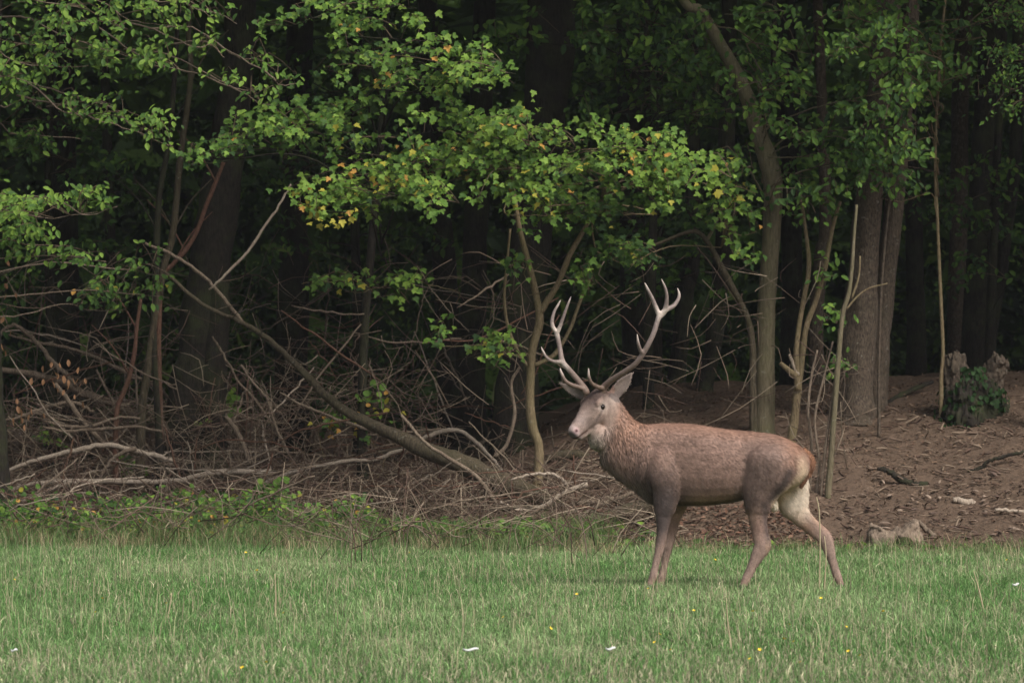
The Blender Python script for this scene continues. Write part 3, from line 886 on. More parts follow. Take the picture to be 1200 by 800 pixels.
class Leaves:
    def __init__(s, kind):
        s.kind, s.R, s.S, s.L, s.T = kind, [], [], [], []

    def add(s, R, S_, L, T):
        s.R.append(R); s.S.append(S_); s.L.append(L); s.T.append(T)

    def flush(s, root, n_obj=300, base=(0, 0, 0)):
        if not s.R:
            return
        R, S_, L, T = (np.concatenate(q) for q in (s.R, s.S, s.L, s.T))
        order = np.argsort(L[:, 1] - 6 * S_ + rng.normal(0, .25, len(L)))      # the nearest and largest come first
        vis = [k for k in order if abs(L[k, 0]) < .099 * L[k, 1] and L[k, 2] < CAM_H + .066 * L[k, 1]]
        pick = np.array(vis[:n_obj], dtype=int)
        rest = np.ones(len(L), bool); rest[pick] = False
        for k in pick:
            o = bpy.data.objects.new("leaf", leaf_mesh(s.kind, int(T[k])))
            COL.objects.link(o)
            o.parent = root
            M = Matrix.Translation(Vector(L[k] - np.array(base))) @ Matrix(R[k].tolist()).to_4x4() @ Matrix.Scale(float(S_[k]), 4)
            o.matrix_local = M
        V, Tr = LEAF[s.kind]
        R, S_, L, T = R[rest], S_[rest], L[rest], T[rest]
        if len(L):
            W = np.einsum('nij,kj->nki', R, V) * S_[:, None, None] + (L - np.array(base))[:, None]
            tri = (np.arange(len(L))[:, None, None] * len(V) + Tr[None]).reshape(-1, 3)
            c = np.repeat(TINT[T] * rng.uniform(.75, 1.25, (len(L), 1)), len(V), axis=0)
            obj("foliage", mesh_np("foliage", W.reshape(-1, 3), [tri], c, smooth=False), M_LEAF, root, kind='stuff')


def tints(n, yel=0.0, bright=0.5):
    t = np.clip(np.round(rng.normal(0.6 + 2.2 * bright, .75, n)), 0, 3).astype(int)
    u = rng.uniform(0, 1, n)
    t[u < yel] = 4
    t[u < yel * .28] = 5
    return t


def spray(lv, tw, br_list, cx, cy, w, h, Y, src, dens=1.0, size=.085, yel=0.0, bright=.6, tilt=0.0, depth=.35, thick=.012, droop=.12):
    """one leafy bough: a branch from src through the clump, twigs off it, leaves on the twigs"""
    c = P(cx, cy, Y)
    rw, rh = w / 2 / F * Y, h / 2 / F * Y
    src = np.asarray(src, float)
    d = c - src; d[1] = 0
    sx = 1 if d[0] >= 0 else -1
    ct, st_ = math.cos(tilt), math.sin(tilt)

    def loc(a, b):
        return c + np.array((a * rw * ct - b * rh * st_, 0, a * rw * st_ + b * rh * ct))
    inn, end = loc(-sx * .85, .15), loc(sx * .8, -.1)
    mid = (src + inn) / 2 + np.array((0, 0, .12 * np.linalg.norm(inn - src) * .5)) + rng.normal(0, .06, 3)
    path = cr(np.array([src, mid, inn, c + rng.normal(0, .05, 3), end]), 6)
    rr = np.linspace(thick, .003, len(path))
    if br_list is not None:
        br_list.append((path, rr))
    k0 = int(len(path) * .42)
    n = int(dens * math.pi / 4 * w * h / 40.0) + 10
    nt = max(5, n // 18)
    per = max(6, n // nt)
    ang = rng.uniform(0, 2 * np.pi, nt); rad = np.sqrt(rng.uniform(0.02, 1.0, nt)) * rng.uniform(.75, 1.12, nt)
    for k in range(nt):
        e = loc(rad[k] * math.cos(ang[k]), rad[k] * math.sin(ang[k]))
        e[1] += rng.normal(0, depth) - .1
        b = path[rng.integers(k0, len(path))]
        m_ = (b + e) / 2 + np.array((0, 0, .10)) + rng.normal(0, .05, 3)
        q = cr(np.array([b, m_, e]), 4)
        if tw is not None:
            tw.add(*tube(q[::2], np.linspace(.005, .002, len(q[::2])), sides=4, res=1), col=np.array((.085, .062, .04)) * rng.uniform(.6, 1.3))
        u = rng.uniform(.25, 1.0, per) ** .8 * (len(q) - 1)
        i0 = np.minimum(u.astype(int), len(q) - 2); f = (u - i0)[:, None]
        L = q[i0] * (1 - f) + q[i0 + 1] * f + rng.normal(0, 1, (per, 3)) * np.array((.07, .07, .04))
        tip = np.stack([rng.normal(0, .55, per) + .25 * np.sign(e[0] - b[0]), rng.normal(-.45, .35, per), rng.normal(-.55, .3, per)], -1)
        nor = np.stack([rng.normal(0, .35, per), rng.normal(-.65, .3, per), rng.normal(.75, .25, per)], -1)
        lv.add(frames(tip, nor), size * rng.uniform(.6, 1.25, per), L, tints(per, yel * .75 * min(3.5, rng.exponential(1.0)), bright + rng.normal(0, .10)))


def crown_cloud(lv, c, r, n, size, bright=.3):
    """leaves through the volume of a high crown, in clumps"""
    nc = max(6, n // 40)
    d = rng.normal(0, 1, (nc, 3)); d /= np.linalg.norm(d, axis=1)[:, None]
    cc = np.asarray(c) + d * np.asarray(r) * (rng.uniform(.1, 1, (nc, 1)) ** .45)
    L = np.repeat(cc, n // nc, axis=0)
    L = L + rng.normal(0, 1, L.shape) * np.asarray(r) * .15
    m_ = len(L)
    tip = np.stack([rng.normal(0, .7, m_), rng.normal(-.2, .7, m_), rng.normal(-.5, .4, m_)], -1)
    nor = np.stack([rng.normal(0, .5, m_), rng.normal(-.3, .5, m_), rng.normal(.8, .3, m_)], -1)
    lv.add(frames(tip, nor), size * rng.uniform(.7, 1.3, m_), L, tints(m_, 0, bright))


def sink(pts):
    """carry a stem's lowest point on down into the soil"""
    p = np.array(pts, float)
    lo = p[-1]
    z = float(height(lo[0], lo[1])) if lo[1] > edge(lo[0]) else 0.0
    if lo[2] > z - .06:
        p = np.vstack([p, [lo[0], lo[1], z - .12]])
    return p


def px_path(rows, Y, dY=0.0):
    """rows of (px, py, radius px) from the top down -> points and radii, at distance Y (Y + dY at the far end of the list)"""
    n = len(rows)
    ys = [Y + dY * i / max(1, n - 1) for i in range(n)]
    return np.array([P(r[0], r[1], y) for r, y in zip(rows, ys)]), np.array([r[2] / F * y for r, y in zip(rows, ys)])


def stem(root, base, name, rows, Y, mat, dY=0.0, ground=True, sides=10, wob=.12, lobes=0.0, res=6, flare=1.25, parent=None, up=None):
    pts, rad = px_path(rows, Y, dY)
    if up is not None:                               # carry the trunk on above the picture
        pts = np.vstack([np.asarray(up)[:3], pts]); rad = np.concatenate([[up[3]], rad])
    if ground:
        p2 = sink(pts)
        if len(p2) > len(pts):
            pts = p2; rad = np.append(rad, rad[-1] * flare)
    V, Fs = tube(pts, rad, sides=sides, res=res, wob=wob, lobes=lobes)
    a = Acc(); a.add(V, Fs)
    return obj(name, a.mesh(name, base), mat, parent or root)


def tree(name, label, category, base, group=None):
    return thing(name, label, category, base, group)


def finish(root, base, lvs, tw, brs, mat, n_obj=300):
    for path, rr in brs:
        a = Acc(); a.add(*tube(path, rr, sides=6, res=1, jit=.004))
        obj("branch", a.mesh("branch", base), mat, root)
    if tw is not None and tw.n:
        obj("twigs", tw.mesh("twigs", base), M_TWIG, root, kind='stuff')
    left = n_obj
    for lv in lvs:
        lv.flush(root, left, base); left = 0 if n_obj else 0


# ------------------------------------------------------------------ trees at the wood edge
# big leaning trunk on the left
Yt = 53.0; x0 = P(222, 500, Yt)[0]; b = np.array((x0, Yt, float(height(x0, Yt))))
t = tree("oak_tree", "thick dark trunk leaning right, split at its foot, behind the brushwood", "tree", b)
stem(t, b, "trunk", [(283, -30, 19), (280, 60, 20), (268, 160, 22), (256, 240, 23), (244, 320, 24), (233, 400, 25), (226, 460, 28), (219, 510, 31), (214, 545, 36)], Yt, M_BARK_DARK, sides=22, wob=.14, lobes=.05, up=(-2.6, Yt + .3, 9, .10))
stem(t, b, "trunk", [(257, 330, 12), (254, 400, 15), (250, 460, 16), (247, 510, 18), (246, 545, 22)], Yt - .12, M_BARK_DARK, sides=16, wob=.14)
lv = Leaves('small'); crown_cloud(lv, (-2.2, Yt + .5, 9.5), (3.6, 3.2, 2.6), 3000, .22)
finish(t, b, [lv], None, [], M_BARK_DARK, 0)
# thick trunk in the middle
x0 = P(603, 500, 53.4)[0]; b = np.array((x0, 53.4, float(height(x0, 53.4))))
t = tree("oak_tree", "thickest dark trunk in the middle, behind the forked sapling", "tree", b)
stem(t, b, "trunk", [(648, -30, 28), (643, 60, 27), (636, 150, 25), (626, 240, 24), (616, 330, 24), (608, 420, 24), (603, 490, 26), (600, 545, 30)], b[1], M_BARK_DARK, sides=24, wob=.12, lobes=.05, up=(.6, b[1] + .3, 9, .13))
lv = Leaves('small'); crown_cloud(lv, (.6, b[1] + .5, 10), (3.6, 3.2, 2.8), 3000, .22)
finish(t, b, [lv], None, [], M_BARK_DARK, 0)
# smooth olive trunk right of the middle
b = ground_hit(896, 508)
t = tree("hornbeam_tree", "smooth olive-grey trunk that bends left high up, rising behind the stag's back", "tree", b)
YC = b[1]
stem(t, b, "trunk", [(798, -4, 5.2), (820, 12, 6), (838, 42, 7), (861, 82, 8.2), (876, 116, 9), (890, 160, 10.2), (900, 188, 11.4), (906, 215, 11.2), (905, 260, 10.6), (902, 310, 10.4), (898, 370, 10.6), (897, 430, 11.2), (896, 480, 12.2), (895, 512, 14)],
     YC, M_BARK_SMOOTH, sides=18, wob=.06, up=(1.15, YC, 6.2, .05))
tw = Acc(); brs = []; lv = Leaves('oval')
stem(t, b, "branch", [(908, -10, 2.6), (907, 44, 3), (904, 100, 3.6), (895, 150, 5)], YC + .1, M_BARK_DARK, ground=False, sides=8)
for a_ in [(820, 70, 90, 110, YC + .5), (905, 85, 90, 90, YC + .4), (920, 60, 100, 120, YC - .2), (835, 130, 70, 60, YC + .4), (930, 110, 90, 90, YC - .3), (866, 200, 36, 60, YC - .3), (858, 100, 60, 44, YC - .3), (885, 140, 46, 40, YC - .3), (826, 34, 44, 30, YC - .3),
           (880, 15, 80, 40, YC - .3), (925, 150, 70, 60, YC - .4), (948, 190, 80, 70, YC - .2), (985, 175, 110, 90, YC - .4), (1010, 200, 110, 70, YC - .5), (1000, 130, 90, 70, YC - .2), (940, 225, 70, 50, YC - .5), (1030, 160, 90, 90, YC + .1)]:
    cx, cy, w, h, Y = a_
    spray(lv, tw, brs, cx, cy, w, h, Y, P(893, max(40, cy + 25), YC), dens=.75, size=.085, bright=.38, thick=.010, depth=.4)
crown_cloud(lv, (1.6, YC + .3, 8.5), (2.6, 2.6, 1.9), 1300, .24)
finish(t, b, [lv], tw, brs, M_BARK_SMOOTH, 300)
# thin olive stem leaning against it
b = ground_hit(883, 506)
t = tree("sapling", "thin olive stem arching left from beside the smooth trunk", "sapling", b)
stem(t, b, "trunk", [(752, 292, 1.2), (775, 284, 1.8), (800, 274, 2.3), (817, 272, 2.6), (830, 285, 3.0), (844, 310, 3.5), (857, 335, 4), (868, 355, 3.6), (878, 380, 3.9), (882, 410, 4.2), (882, 460, 4.5), (883, 508, 5.2)], b[1] - .1, M_LOG, sides=9, wob=.08)
stem(t, b, "branch", [(852, 230, 1.4), (840, 260, 1.8), (828, 282, 2.4)], b[1] - .1, M_BARK_SMOOTH, ground=False, sides=6)
tw = Acc(); brs = []; lv = Leaves('maple')
for cx, cy, w, h in [(862, 225, 60, 50), (868, 268, 48, 60), (845, 250, 40, 40), (872, 300, 30, 34), (845, 195, 60, 40), (735, 300, 60, 34)]:
    spray(lv, tw, brs, cx, cy, w, h, b[1] - .5, P(845, 290, b[1] - .1), dens=.8, size=.075, yel=.10, bright=.62, thick=.006)
finish(t, b, [lv], tw, brs, M_BARK_HAZEL, 160)
# the great rough double trunk on the right
b = ground_hit(1012, 492)
t = tree("oak_tree", "broad rough grey-brown double trunk on the bank, rough bark lit near its foot", "tree", b)
YD = b[1] + .15
stem(t, b, "trunk", [(1042, -30, 14), (1035, 60, 14), (1027, 150, 14.5), (1018, 240, 15.5), (1012, 320, 18), (1007, 390, 21), (1004, 450, 22), (1002, 490, 27)], YD, M_BARK_ROUGH, sides=24, wob=.13, lobes=.06, up=(3.6, YD + .4, 9, .12))
stem(t, b, "trunk", [(1070, -30, 9.5), (1064, 80, 10), (1052, 200, 10.5), (1042, 290, 11.5), (1034, 370, 12), (1029, 430, 13), (1027, 485, 16)], YD + .25, M_BARK_ROUGH, sides=18, wob=.14, lobes=.05)
lv = Leaves('small'); crown_cloud(lv, (3.8, YD + .5, 9.5), (3.4, 3.2, 2.6), 2800, .22)
finish(t, b, [lv], None, [], M_BARK_ROUGH, 0)
# hazel with two thin stems and a broken snag
b = ground_hit(928, 516)
t = tree("hazel_sapling", "two thin brown stems with a broken snag, between the smooth and the rough trunks", "sapling", b)
Yh = b[1] - .1
stem(t, b, "stem", [(985, 236, 1.8), (975, 270, 2.4), (966, 318, 2.9), (955, 355, 3.2), (945, 382, 3.5), (939, 425, 4.2), (935, 455, 4.8), (931, 490, 5.2), (927, 518, 6)], Yh, M_BARK_HAZEL, sides=9)
stem(t, b, "stem", [(938, 225, 1.8), (944, 270, 2.3), (948, 312, 2.8), (942, 350, 3), (935, 392, 3.2), (933, 425, 3.6), (935, 458, 4)], Yh - .03, M_BARK_HAZEL, ground=False, sides=8)
stem(t, b, "snag", [(914, 425, 2.6), (922, 432, 3.2), (934, 441, 4)], Yh - .05, M_BARK_HAZEL, ground=False, sides=8)
stem(t, b, "snag", [(925, 415, 1.6), (930, 428, 2.2), (935, 440, 3)], Yh - .04, M_DEAD_PALE, ground=False, sides=7)
tw = Acc(); brs = []; lv = Leaves('oval')
for cx, cy, w, h in [(965, 322, 20, 44), (978, 378, 20, 20), (955, 235, 70, 50), (935, 255, 44, 40), (980, 432, 14, 30), (985, 215, 60, 40)]:
    spray(lv, tw, None, cx, cy, w, h, Yh - .2, P(cx - 6, cy + 15, Yh), dens=.7, size=.08, bright=.5)
finish(t, b, [lv], tw, brs, M_BARK_HAZEL, 90)
# cluster of thin upright stems beside the rough trunk
b = ground_hit(972, 560)
for i_, (rows, lab) in enumerate([
        ([(1004, 240, 1.6), (1001, 275, 2), (996, 337, 2.5), (987, 371, 2.9), (981, 440, 3.2), (975, 520, 3.6), (970, 582, 4)], "straight tan stem rising in front of the rough trunk's left edge"),
        ([(958, 410, 1.2), (951, 440, 1.5), (947, 480, 1.7), (951, 520, 1.9), (949, 575, 2.1)], "thin wavy grey stem nearest the stag's rump"),
        ([(976, 400, 1.1), (966, 440, 1.3), (955, 490, 1.5), (960, 540, 1.7), (957, 578, 2)], "thin crooked stem, second from the stag's rump"),
        ([(983, 385, 1.2), (982, 420, 1.4), (975, 470, 1.6), (968, 520, 1.8), (962, 580, 2)], "slim leaning stem just left of the straight tan stem")]):
    b = ground_hit(rows[-1][0], rows[-1][1])
    t = tree("sapling", lab, "sapling", b, "thin stems beside the rough trunk")
    stem(t, b, "trunk", rows, b[1], M_BARK_SMOOTH if i_ == 0 else M_DEAD, sides=7)
    if i_ == 0:
        for rr_ in ([(1008, 300, 1), (1006, 325, 1.2), (998, 350, 1.5)], [(1040, 332, .8), (1018, 338, 1), (1004, 348, 1.2), (992, 362, 1.4)]):
            stem(t, b, "twig", rr_, b[1], M_BARK_HAZEL, ground=False, sides=5)
# forked sapling in the middle, carrying the big maple boughs
b = ground_hit(630, 588)
YF = b[1]
t = tree("field_maple_tree", "pale brown forked sapling left of the stag, under bright green yellowing leaves", "tree", b)
stem(t, b, "trunk", [(632, 362, 4.6), (632, 380, 4.9), (624, 410, 4.6), (622, 440, 5), (621, 470, 5.2), (624, 500, 5.5), (631, 522, 5.6), (631, 550, 5.8), (627, 590, 7)], YF, M_BARK_HAZEL, sides=12, wob=.1)
stem(t, b, "branch", [(600, 215, 2.6), (609, 268, 3.2), (617, 300, 3.6), (626, 335, 3.9), (632, 366, 4.2)], YF, M_BARK_HAZEL, ground=False, sides=9)
stem(t, b, "branch", [(705, 235, 2.2), (684, 270, 2.8), (668, 298, 3.2), (655, 330, 3.5), (643, 350, 3.8), (633, 366, 4.2)], YF, M_BARK_HAZEL, ground=False, sides=9)
stem(t, b, "branch", [(598, 268, 1.4), (594, 310, 1.7), (591, 350, 1.9), (596, 385, 2), (608, 414, 2.2), (621, 432, 2.6)], YF, M_BARK_HAZEL, ground=False, sides=7)
stem(t, b, "branch", [(693, 325, 1.6), (680, 352, 2), (668, 385, 2.2), (650, 415, 2.6), (627, 428, 3)], YF, M_BARK_HAZEL, ground=False, sides=7)
stem(t, b, "branch", [(609, 430, 1.6), (599, 450, 1.9), (603, 485, 2.1), (594, 520, 2.3), (580, 535, 2.6)], YF, M_DEAD, ground=False, sides=7)
tw = Acc(); brs = []; lv = Leaves('maple')
YL = YF - .9
for cx, cy, w, h, Y, yl, br_ in [
        (535, 205, 190, 95, YL, .05, .8), (620, 160, 170, 70, YL, .03, .85), (700, 185, 170, 75, YL - .1, .045, .85), (765, 195, 120, 80, YL, .07, .8), (800, 215, 90, 60, YL, .07, .85), (590, 205, 140, 85, YL + .2, .03, .6),
        (560, 150, 120, 60, YL + .1, .03, .7), (660, 215, 130, 75, YL + .2, .03, .6), (745, 225, 110, 60, YL + .2, .06, .6), (620, 250, 70, 50, YL - .1, .06, .8), (640, 245, 40, 60, YL, .05, .7),
        (825, 205, 80, 60, YL, .10, .9), (700, 255, 150, 60, YL + .8, .0, .3), (740, 300, 90, 40, YL + 1.0, .0, .3)]:
    src = P(600, 215, YF) if cx < 640 else P(705, 235, YF)
    spray(lv, tw, brs, cx, cy, w, h, Y, src, dens=1.1, size=.072, yel=yl, bright=br_, thick=.011)
for cx, cy, w, h, yl in [(552, 404, 96, 34, .04), (475, 338, 74, 44, .04), (383, 331, 74, 20, .0), (580, 418, 60, 30, .08), (688, 330, 26, 46, .0), (606, 315, 20, 30, .0), (420, 340, 40, 26, .12)]:
    spray(lv, tw, brs, cx, cy, w, h, YF - .3, P(min(cx + 60, 620), cy + 16, YF), dens=.9, size=.075, yel=yl, bright=.55, thick=.005)
finish(t, b, [lv], tw, brs, M_BARK_HAZEL, 300)
# the maple further left, with the yellow bough
x0 = P(425, 500, 52.2)[0]; b = np.array((x0, 52.2, float(height(x0, 52.2))))
t = tree("field_maple_tree", "maple with layered green boughs, its lowest bough turning yellow, left of the thick middle trunk", "tree", b)
YM = b[1]
stem(t, b, "trunk", [(455, -20, 3.5), (452, 80, 4), (445, 180, 4.5), (436, 280, 4.8), (428, 370, 5.2), (425, 440, 5.5), (424, 500, 6), (425, 550, 7)], YM, M_BARK_DARK, sides=12, wob=.1, up=(-1.1, YM, 6.3, .03))
tw = Acc(); brs = []; lv = Leaves('maple')
YL = 48.5
for cx, cy, w, h, Y, yl, br_ in [
        (400, 235, 150, 75, YL - .3, .26, .9), (375, 252, 80, 48, YL - .4, .60, .95), (450, 215, 140, 75, YL - .2, .22, .8), (490, 235, 120, 60, YL - .1, .05, .8), (440, 150, 170, 70, YL, .04, .55), (470, 185, 130, 60, YL, .10, .6),
        (520, 70, 170, 60, YL - .1, .03, .8), (560, 85, 110, 50, YL - .2, .05, .85), (450, 45, 150, 55, YL, .03, .7), (420, 80, 130, 60, YL + .2, .03, .5), (540, 108, 110, 46, YL, .09, .6),
        (490, 110, 110, 50, YL + .2, .08, .5), (410, 12, 110, 36, YL, .0, .7), (340, 20, 90, 36, YL + .2, .0, .5), (460, 8, 70, 30, YL, .05, .7),
        (300, 160, 150, 62, YL - .2, .02, .6), (340, 150, 110, 55, YL - .2, .02, .6), (275, 178, 90, 50, YL, .0, .45), (390, 130, 90, 60, YL + .2, .06, .5), (245, 190, 60, 34, YL, .0, .4), (360, 185, 70, 40, YL + .1, .0, .45)]:
    spray(lv, tw, brs, cx, cy, w, h, Y, P(447, min(cy + 50, 300), 51.5), dens=.92, size=.068, yel=yl, bright=br_, thick=.011)
crown_cloud(lv, (-1.1, YM, 7.6), (2.6, 2.2, 1.6), 1000, .22)
finish(t, b, [lv], tw, brs, M_BARK_DARK, 300)
# beech reaching in from the left edge
b = np.array((-5.35, 50.6, float(height(-5.35, 50.6))))
t = tree("beech_tree", "beech whose drooping boughs of oval leaves fill the upper left corner", "tree", b)
a = Acc(); a.add(*tube([(-5.6, 50.6, 9), (-5.5, 50.6, 5), (-5.4, 50.6, 2.5), (-5.35, 50.6, b[2] - .1)], [.08, .11, .13, .18], sides=14, wob=.1))
obj("trunk", a.mesh("trunk", b), M_BARK_SMOOTH, t)
tw = Acc(); brs = []; lv = Leaves('oval')
for cx, cy, w, h, Y, dn, br_ in [
        (30, 45, 130, 110, 48.8, .8, .5), (100, 20, 130, 60, 48.4, .9, .65), (165, 18, 110, 50, 48.3, .9, .65), (130, 60, 150, 70, 48.4, .8, .6), (60, 75, 110, 60, 48.6, .7, .55), (15, 95, 70, 70, 48.2, .9, .65),
        (185, 72, 80, 60, 48.3, .8, .7), (120, 125, 70, 50, 48.4, .7, .55), (150, 152, 110, 44, 48.2, .85, .7), (185, 165, 50, 44, 48.2, .7, .65), (85, 135, 30, 24, 48.2, .8, .65), (215, 12, 90, 34, 48.3, .7, .7),
        (255, 20, 60, 34, 48.5, .5, .55), (245, 62, 46, 30, 48.4, .7, .6), (275, 98, 70, 26, 48.3, .7, .65), (305, 116, 50, 24, 48.3, .7, .65), (330, 92, 46, 34, 48.4, .5, .7), (300, 75, 60, 34, 48.8, .5, .5), (55, 160, 100, 60, 50.5, .5, .2), (30, 130, 60, 60, 50, .5, .3)]:
    spray(lv, tw, brs, cx, cy, w, h, Y, P(max(-40, cx - 130), cy - 40, 49.6), dens=dn * 1.1, size=.072, bright=br_, tilt=-.25 if cx > 80 else 0, thick=.010)
for cx, cy, w, h, Y, dn, br_ in [(55, 245, 150, 60, 48.0, 1.0, .8), (105, 240, 80, 50, 48.0, .8, .75), (30, 285, 120, 60, 48.1, .9, .7), (80, 305, 110, 50, 48.4, .7, .5), (150, 345, 120, 70, 49.6, .6, .35), (110, 360, 90, 50, 49.8, .5, .3), (175, 320, 60, 50, 49.6, .5, .4), (20, 250, 70, 70, 48.3, .9, .7)]:
    spray(lv, tw, brs, cx, cy, w, h, Y, P(-30, cy + 5, 49.4), dens=dn * 1.1, size=.074, bright=br_, yel=.01, thick=.009)
crown_cloud(lv, (-5.2, 50.4, 7.8), (3.0, 2.6, 1.9), 1500, .22)
finish(t, b, [lv], tw, brs, M_DEAD, 300)
# thin stems on the left
for rows, lab, mt in [
        ([(226, -10, 3), (221, 34, 3.2), (223, 95, 3.5), (211, 186, 4), (203, 270, 4.3), (192, 314, 4.4), (182, 371, 4.6), (169, 459, 5), (165, 500, 5.6)], "right of two slender crossing stems left of the leaning trunk", M_LOG),
        ([(208, 30, 2.8), (200, 150, 3.2), (188, 220, 3.6), (184, 270, 4), (183, 330, 4.3), (180, 380, 4.4), (184, 460, 4.8), (187, 520, 5.4)], "left of two slender crossing stems left of the leaning trunk", M_BARK_DARK),
        ([(262, 190, 2.2), (253, 213, 2.6), (240, 245, 2.8), (231, 270, 3), (217, 294, 3), (204, 308, 2.8), (190, 330, 2.8), (186, 400, 3.2), (188, 490, 3.6)], "reddish bent stem crossing in front of the leaning trunk", M_DEAD_RED),
        ([(165, 350, 2), (160, 385, 2.5), (158, 410, 2.8), (152, 440, 3), (145, 460, 3), (136, 490, 3.3)], "short reddish stem among the brushwood", M_DEAD_RED)]:
    x0 = P(rows[-1][0], 500, 52.0)[0]; yb = np.array((x0, 52.0, float(height(x0, 52.0))))
    t = tree("sapling", lab, "sapling", yb, "slender stems on the left")
    stem(t, yb, "trunk", rows, yb[1], mt, sides=8)
    for k in range(3):
        r_ = rows[random.randint(1, len(rows) - 3)]
        sx = random.choice((-1, 1))
        stem(t, yb, "twig", [(r_[0] + sx * 45, r_[1] - 60, .6), (r_[0] + sx * 20, r_[1] - 34, .9), (r_[0], r_[1], 1.3)], yb[1], mt, ground=False, sides=5)
# a dim shrub of oval leaves hanging in the upper right corner, and others further in
def bush(label, base_px, Y, sprays, kind, size, bright, n_obj, dens=.6, yel=0.0, name="understory_tree", mat=M_BARK_DARK, rows=None, group=None):
    x0 = P(base_px, 400, Y)[0]
    b = np.array((x0, Y, float(height(x0, Y))))
    t = tree(name, label, "tree", b, group)
    rr_ = rows or [(base_px + random.uniform(-20, 20), -20, 3.5), (base_px + random.uniform(-12, 12), 120, 4.5), (base_px + random.uniform(-8, 8), 260, 5.5), (base_px, 400, 6.5)]
    stem(t, b, "trunk", rr_, Y, mat, sides=8, wob=.1)
    tw = Acc(); brs = []; lv = Leaves(kind)
    for cx, cy, w, h in sprays:
        spray(lv, tw, brs, cx, cy, w, h, Y - .4 + rng.normal(0, .3), P(base_px, cy + 40, Y), dens=dens, size=size, bright=bright, yel=yel, thick=.009, depth=.5)
    finish(t, b, [lv], tw, brs, mat, n_obj)


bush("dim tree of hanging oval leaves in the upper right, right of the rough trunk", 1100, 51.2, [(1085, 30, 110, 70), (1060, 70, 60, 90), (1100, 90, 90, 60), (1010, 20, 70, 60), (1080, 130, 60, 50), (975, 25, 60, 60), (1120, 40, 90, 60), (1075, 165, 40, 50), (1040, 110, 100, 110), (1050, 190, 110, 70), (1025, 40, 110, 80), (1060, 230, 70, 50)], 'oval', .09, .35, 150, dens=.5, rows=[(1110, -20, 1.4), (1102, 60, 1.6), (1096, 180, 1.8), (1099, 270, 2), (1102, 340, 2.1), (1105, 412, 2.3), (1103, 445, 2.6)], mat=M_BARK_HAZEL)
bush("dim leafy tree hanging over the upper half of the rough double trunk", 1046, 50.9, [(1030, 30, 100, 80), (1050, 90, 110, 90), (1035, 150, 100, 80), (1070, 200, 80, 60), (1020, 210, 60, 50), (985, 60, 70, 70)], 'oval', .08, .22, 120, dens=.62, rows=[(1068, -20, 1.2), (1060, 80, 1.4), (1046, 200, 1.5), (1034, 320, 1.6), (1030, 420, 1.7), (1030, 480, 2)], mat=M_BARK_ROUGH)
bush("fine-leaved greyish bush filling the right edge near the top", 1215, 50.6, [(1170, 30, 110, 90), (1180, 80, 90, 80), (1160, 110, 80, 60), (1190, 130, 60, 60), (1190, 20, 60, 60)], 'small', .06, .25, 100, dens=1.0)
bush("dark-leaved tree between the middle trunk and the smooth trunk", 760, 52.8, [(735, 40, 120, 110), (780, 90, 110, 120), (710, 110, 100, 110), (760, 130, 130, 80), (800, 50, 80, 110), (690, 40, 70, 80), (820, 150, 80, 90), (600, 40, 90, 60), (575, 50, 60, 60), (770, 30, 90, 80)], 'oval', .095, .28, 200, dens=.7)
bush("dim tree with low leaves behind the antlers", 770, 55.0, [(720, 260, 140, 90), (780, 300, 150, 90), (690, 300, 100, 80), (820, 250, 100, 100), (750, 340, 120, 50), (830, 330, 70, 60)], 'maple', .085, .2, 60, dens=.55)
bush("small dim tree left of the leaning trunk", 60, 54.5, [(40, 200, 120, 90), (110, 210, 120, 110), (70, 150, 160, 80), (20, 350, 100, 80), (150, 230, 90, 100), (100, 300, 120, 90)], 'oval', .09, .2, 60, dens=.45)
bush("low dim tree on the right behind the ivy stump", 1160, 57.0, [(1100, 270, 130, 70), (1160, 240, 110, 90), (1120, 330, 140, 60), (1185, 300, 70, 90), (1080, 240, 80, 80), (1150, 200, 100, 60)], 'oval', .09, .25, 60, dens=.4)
bush("dim tree far in, between leaning and middle trunks", 420, 57.5, [(380, 110, 150, 140), (480, 60, 160, 120), (330, 200, 130, 120), (440, 200, 140, 120), (560, 180, 90, 180), (480, 280, 130, 70), (360, 290, 110, 60), (310, 100, 90, 110)], 'oval', .10, .15, 60, dens=.4)

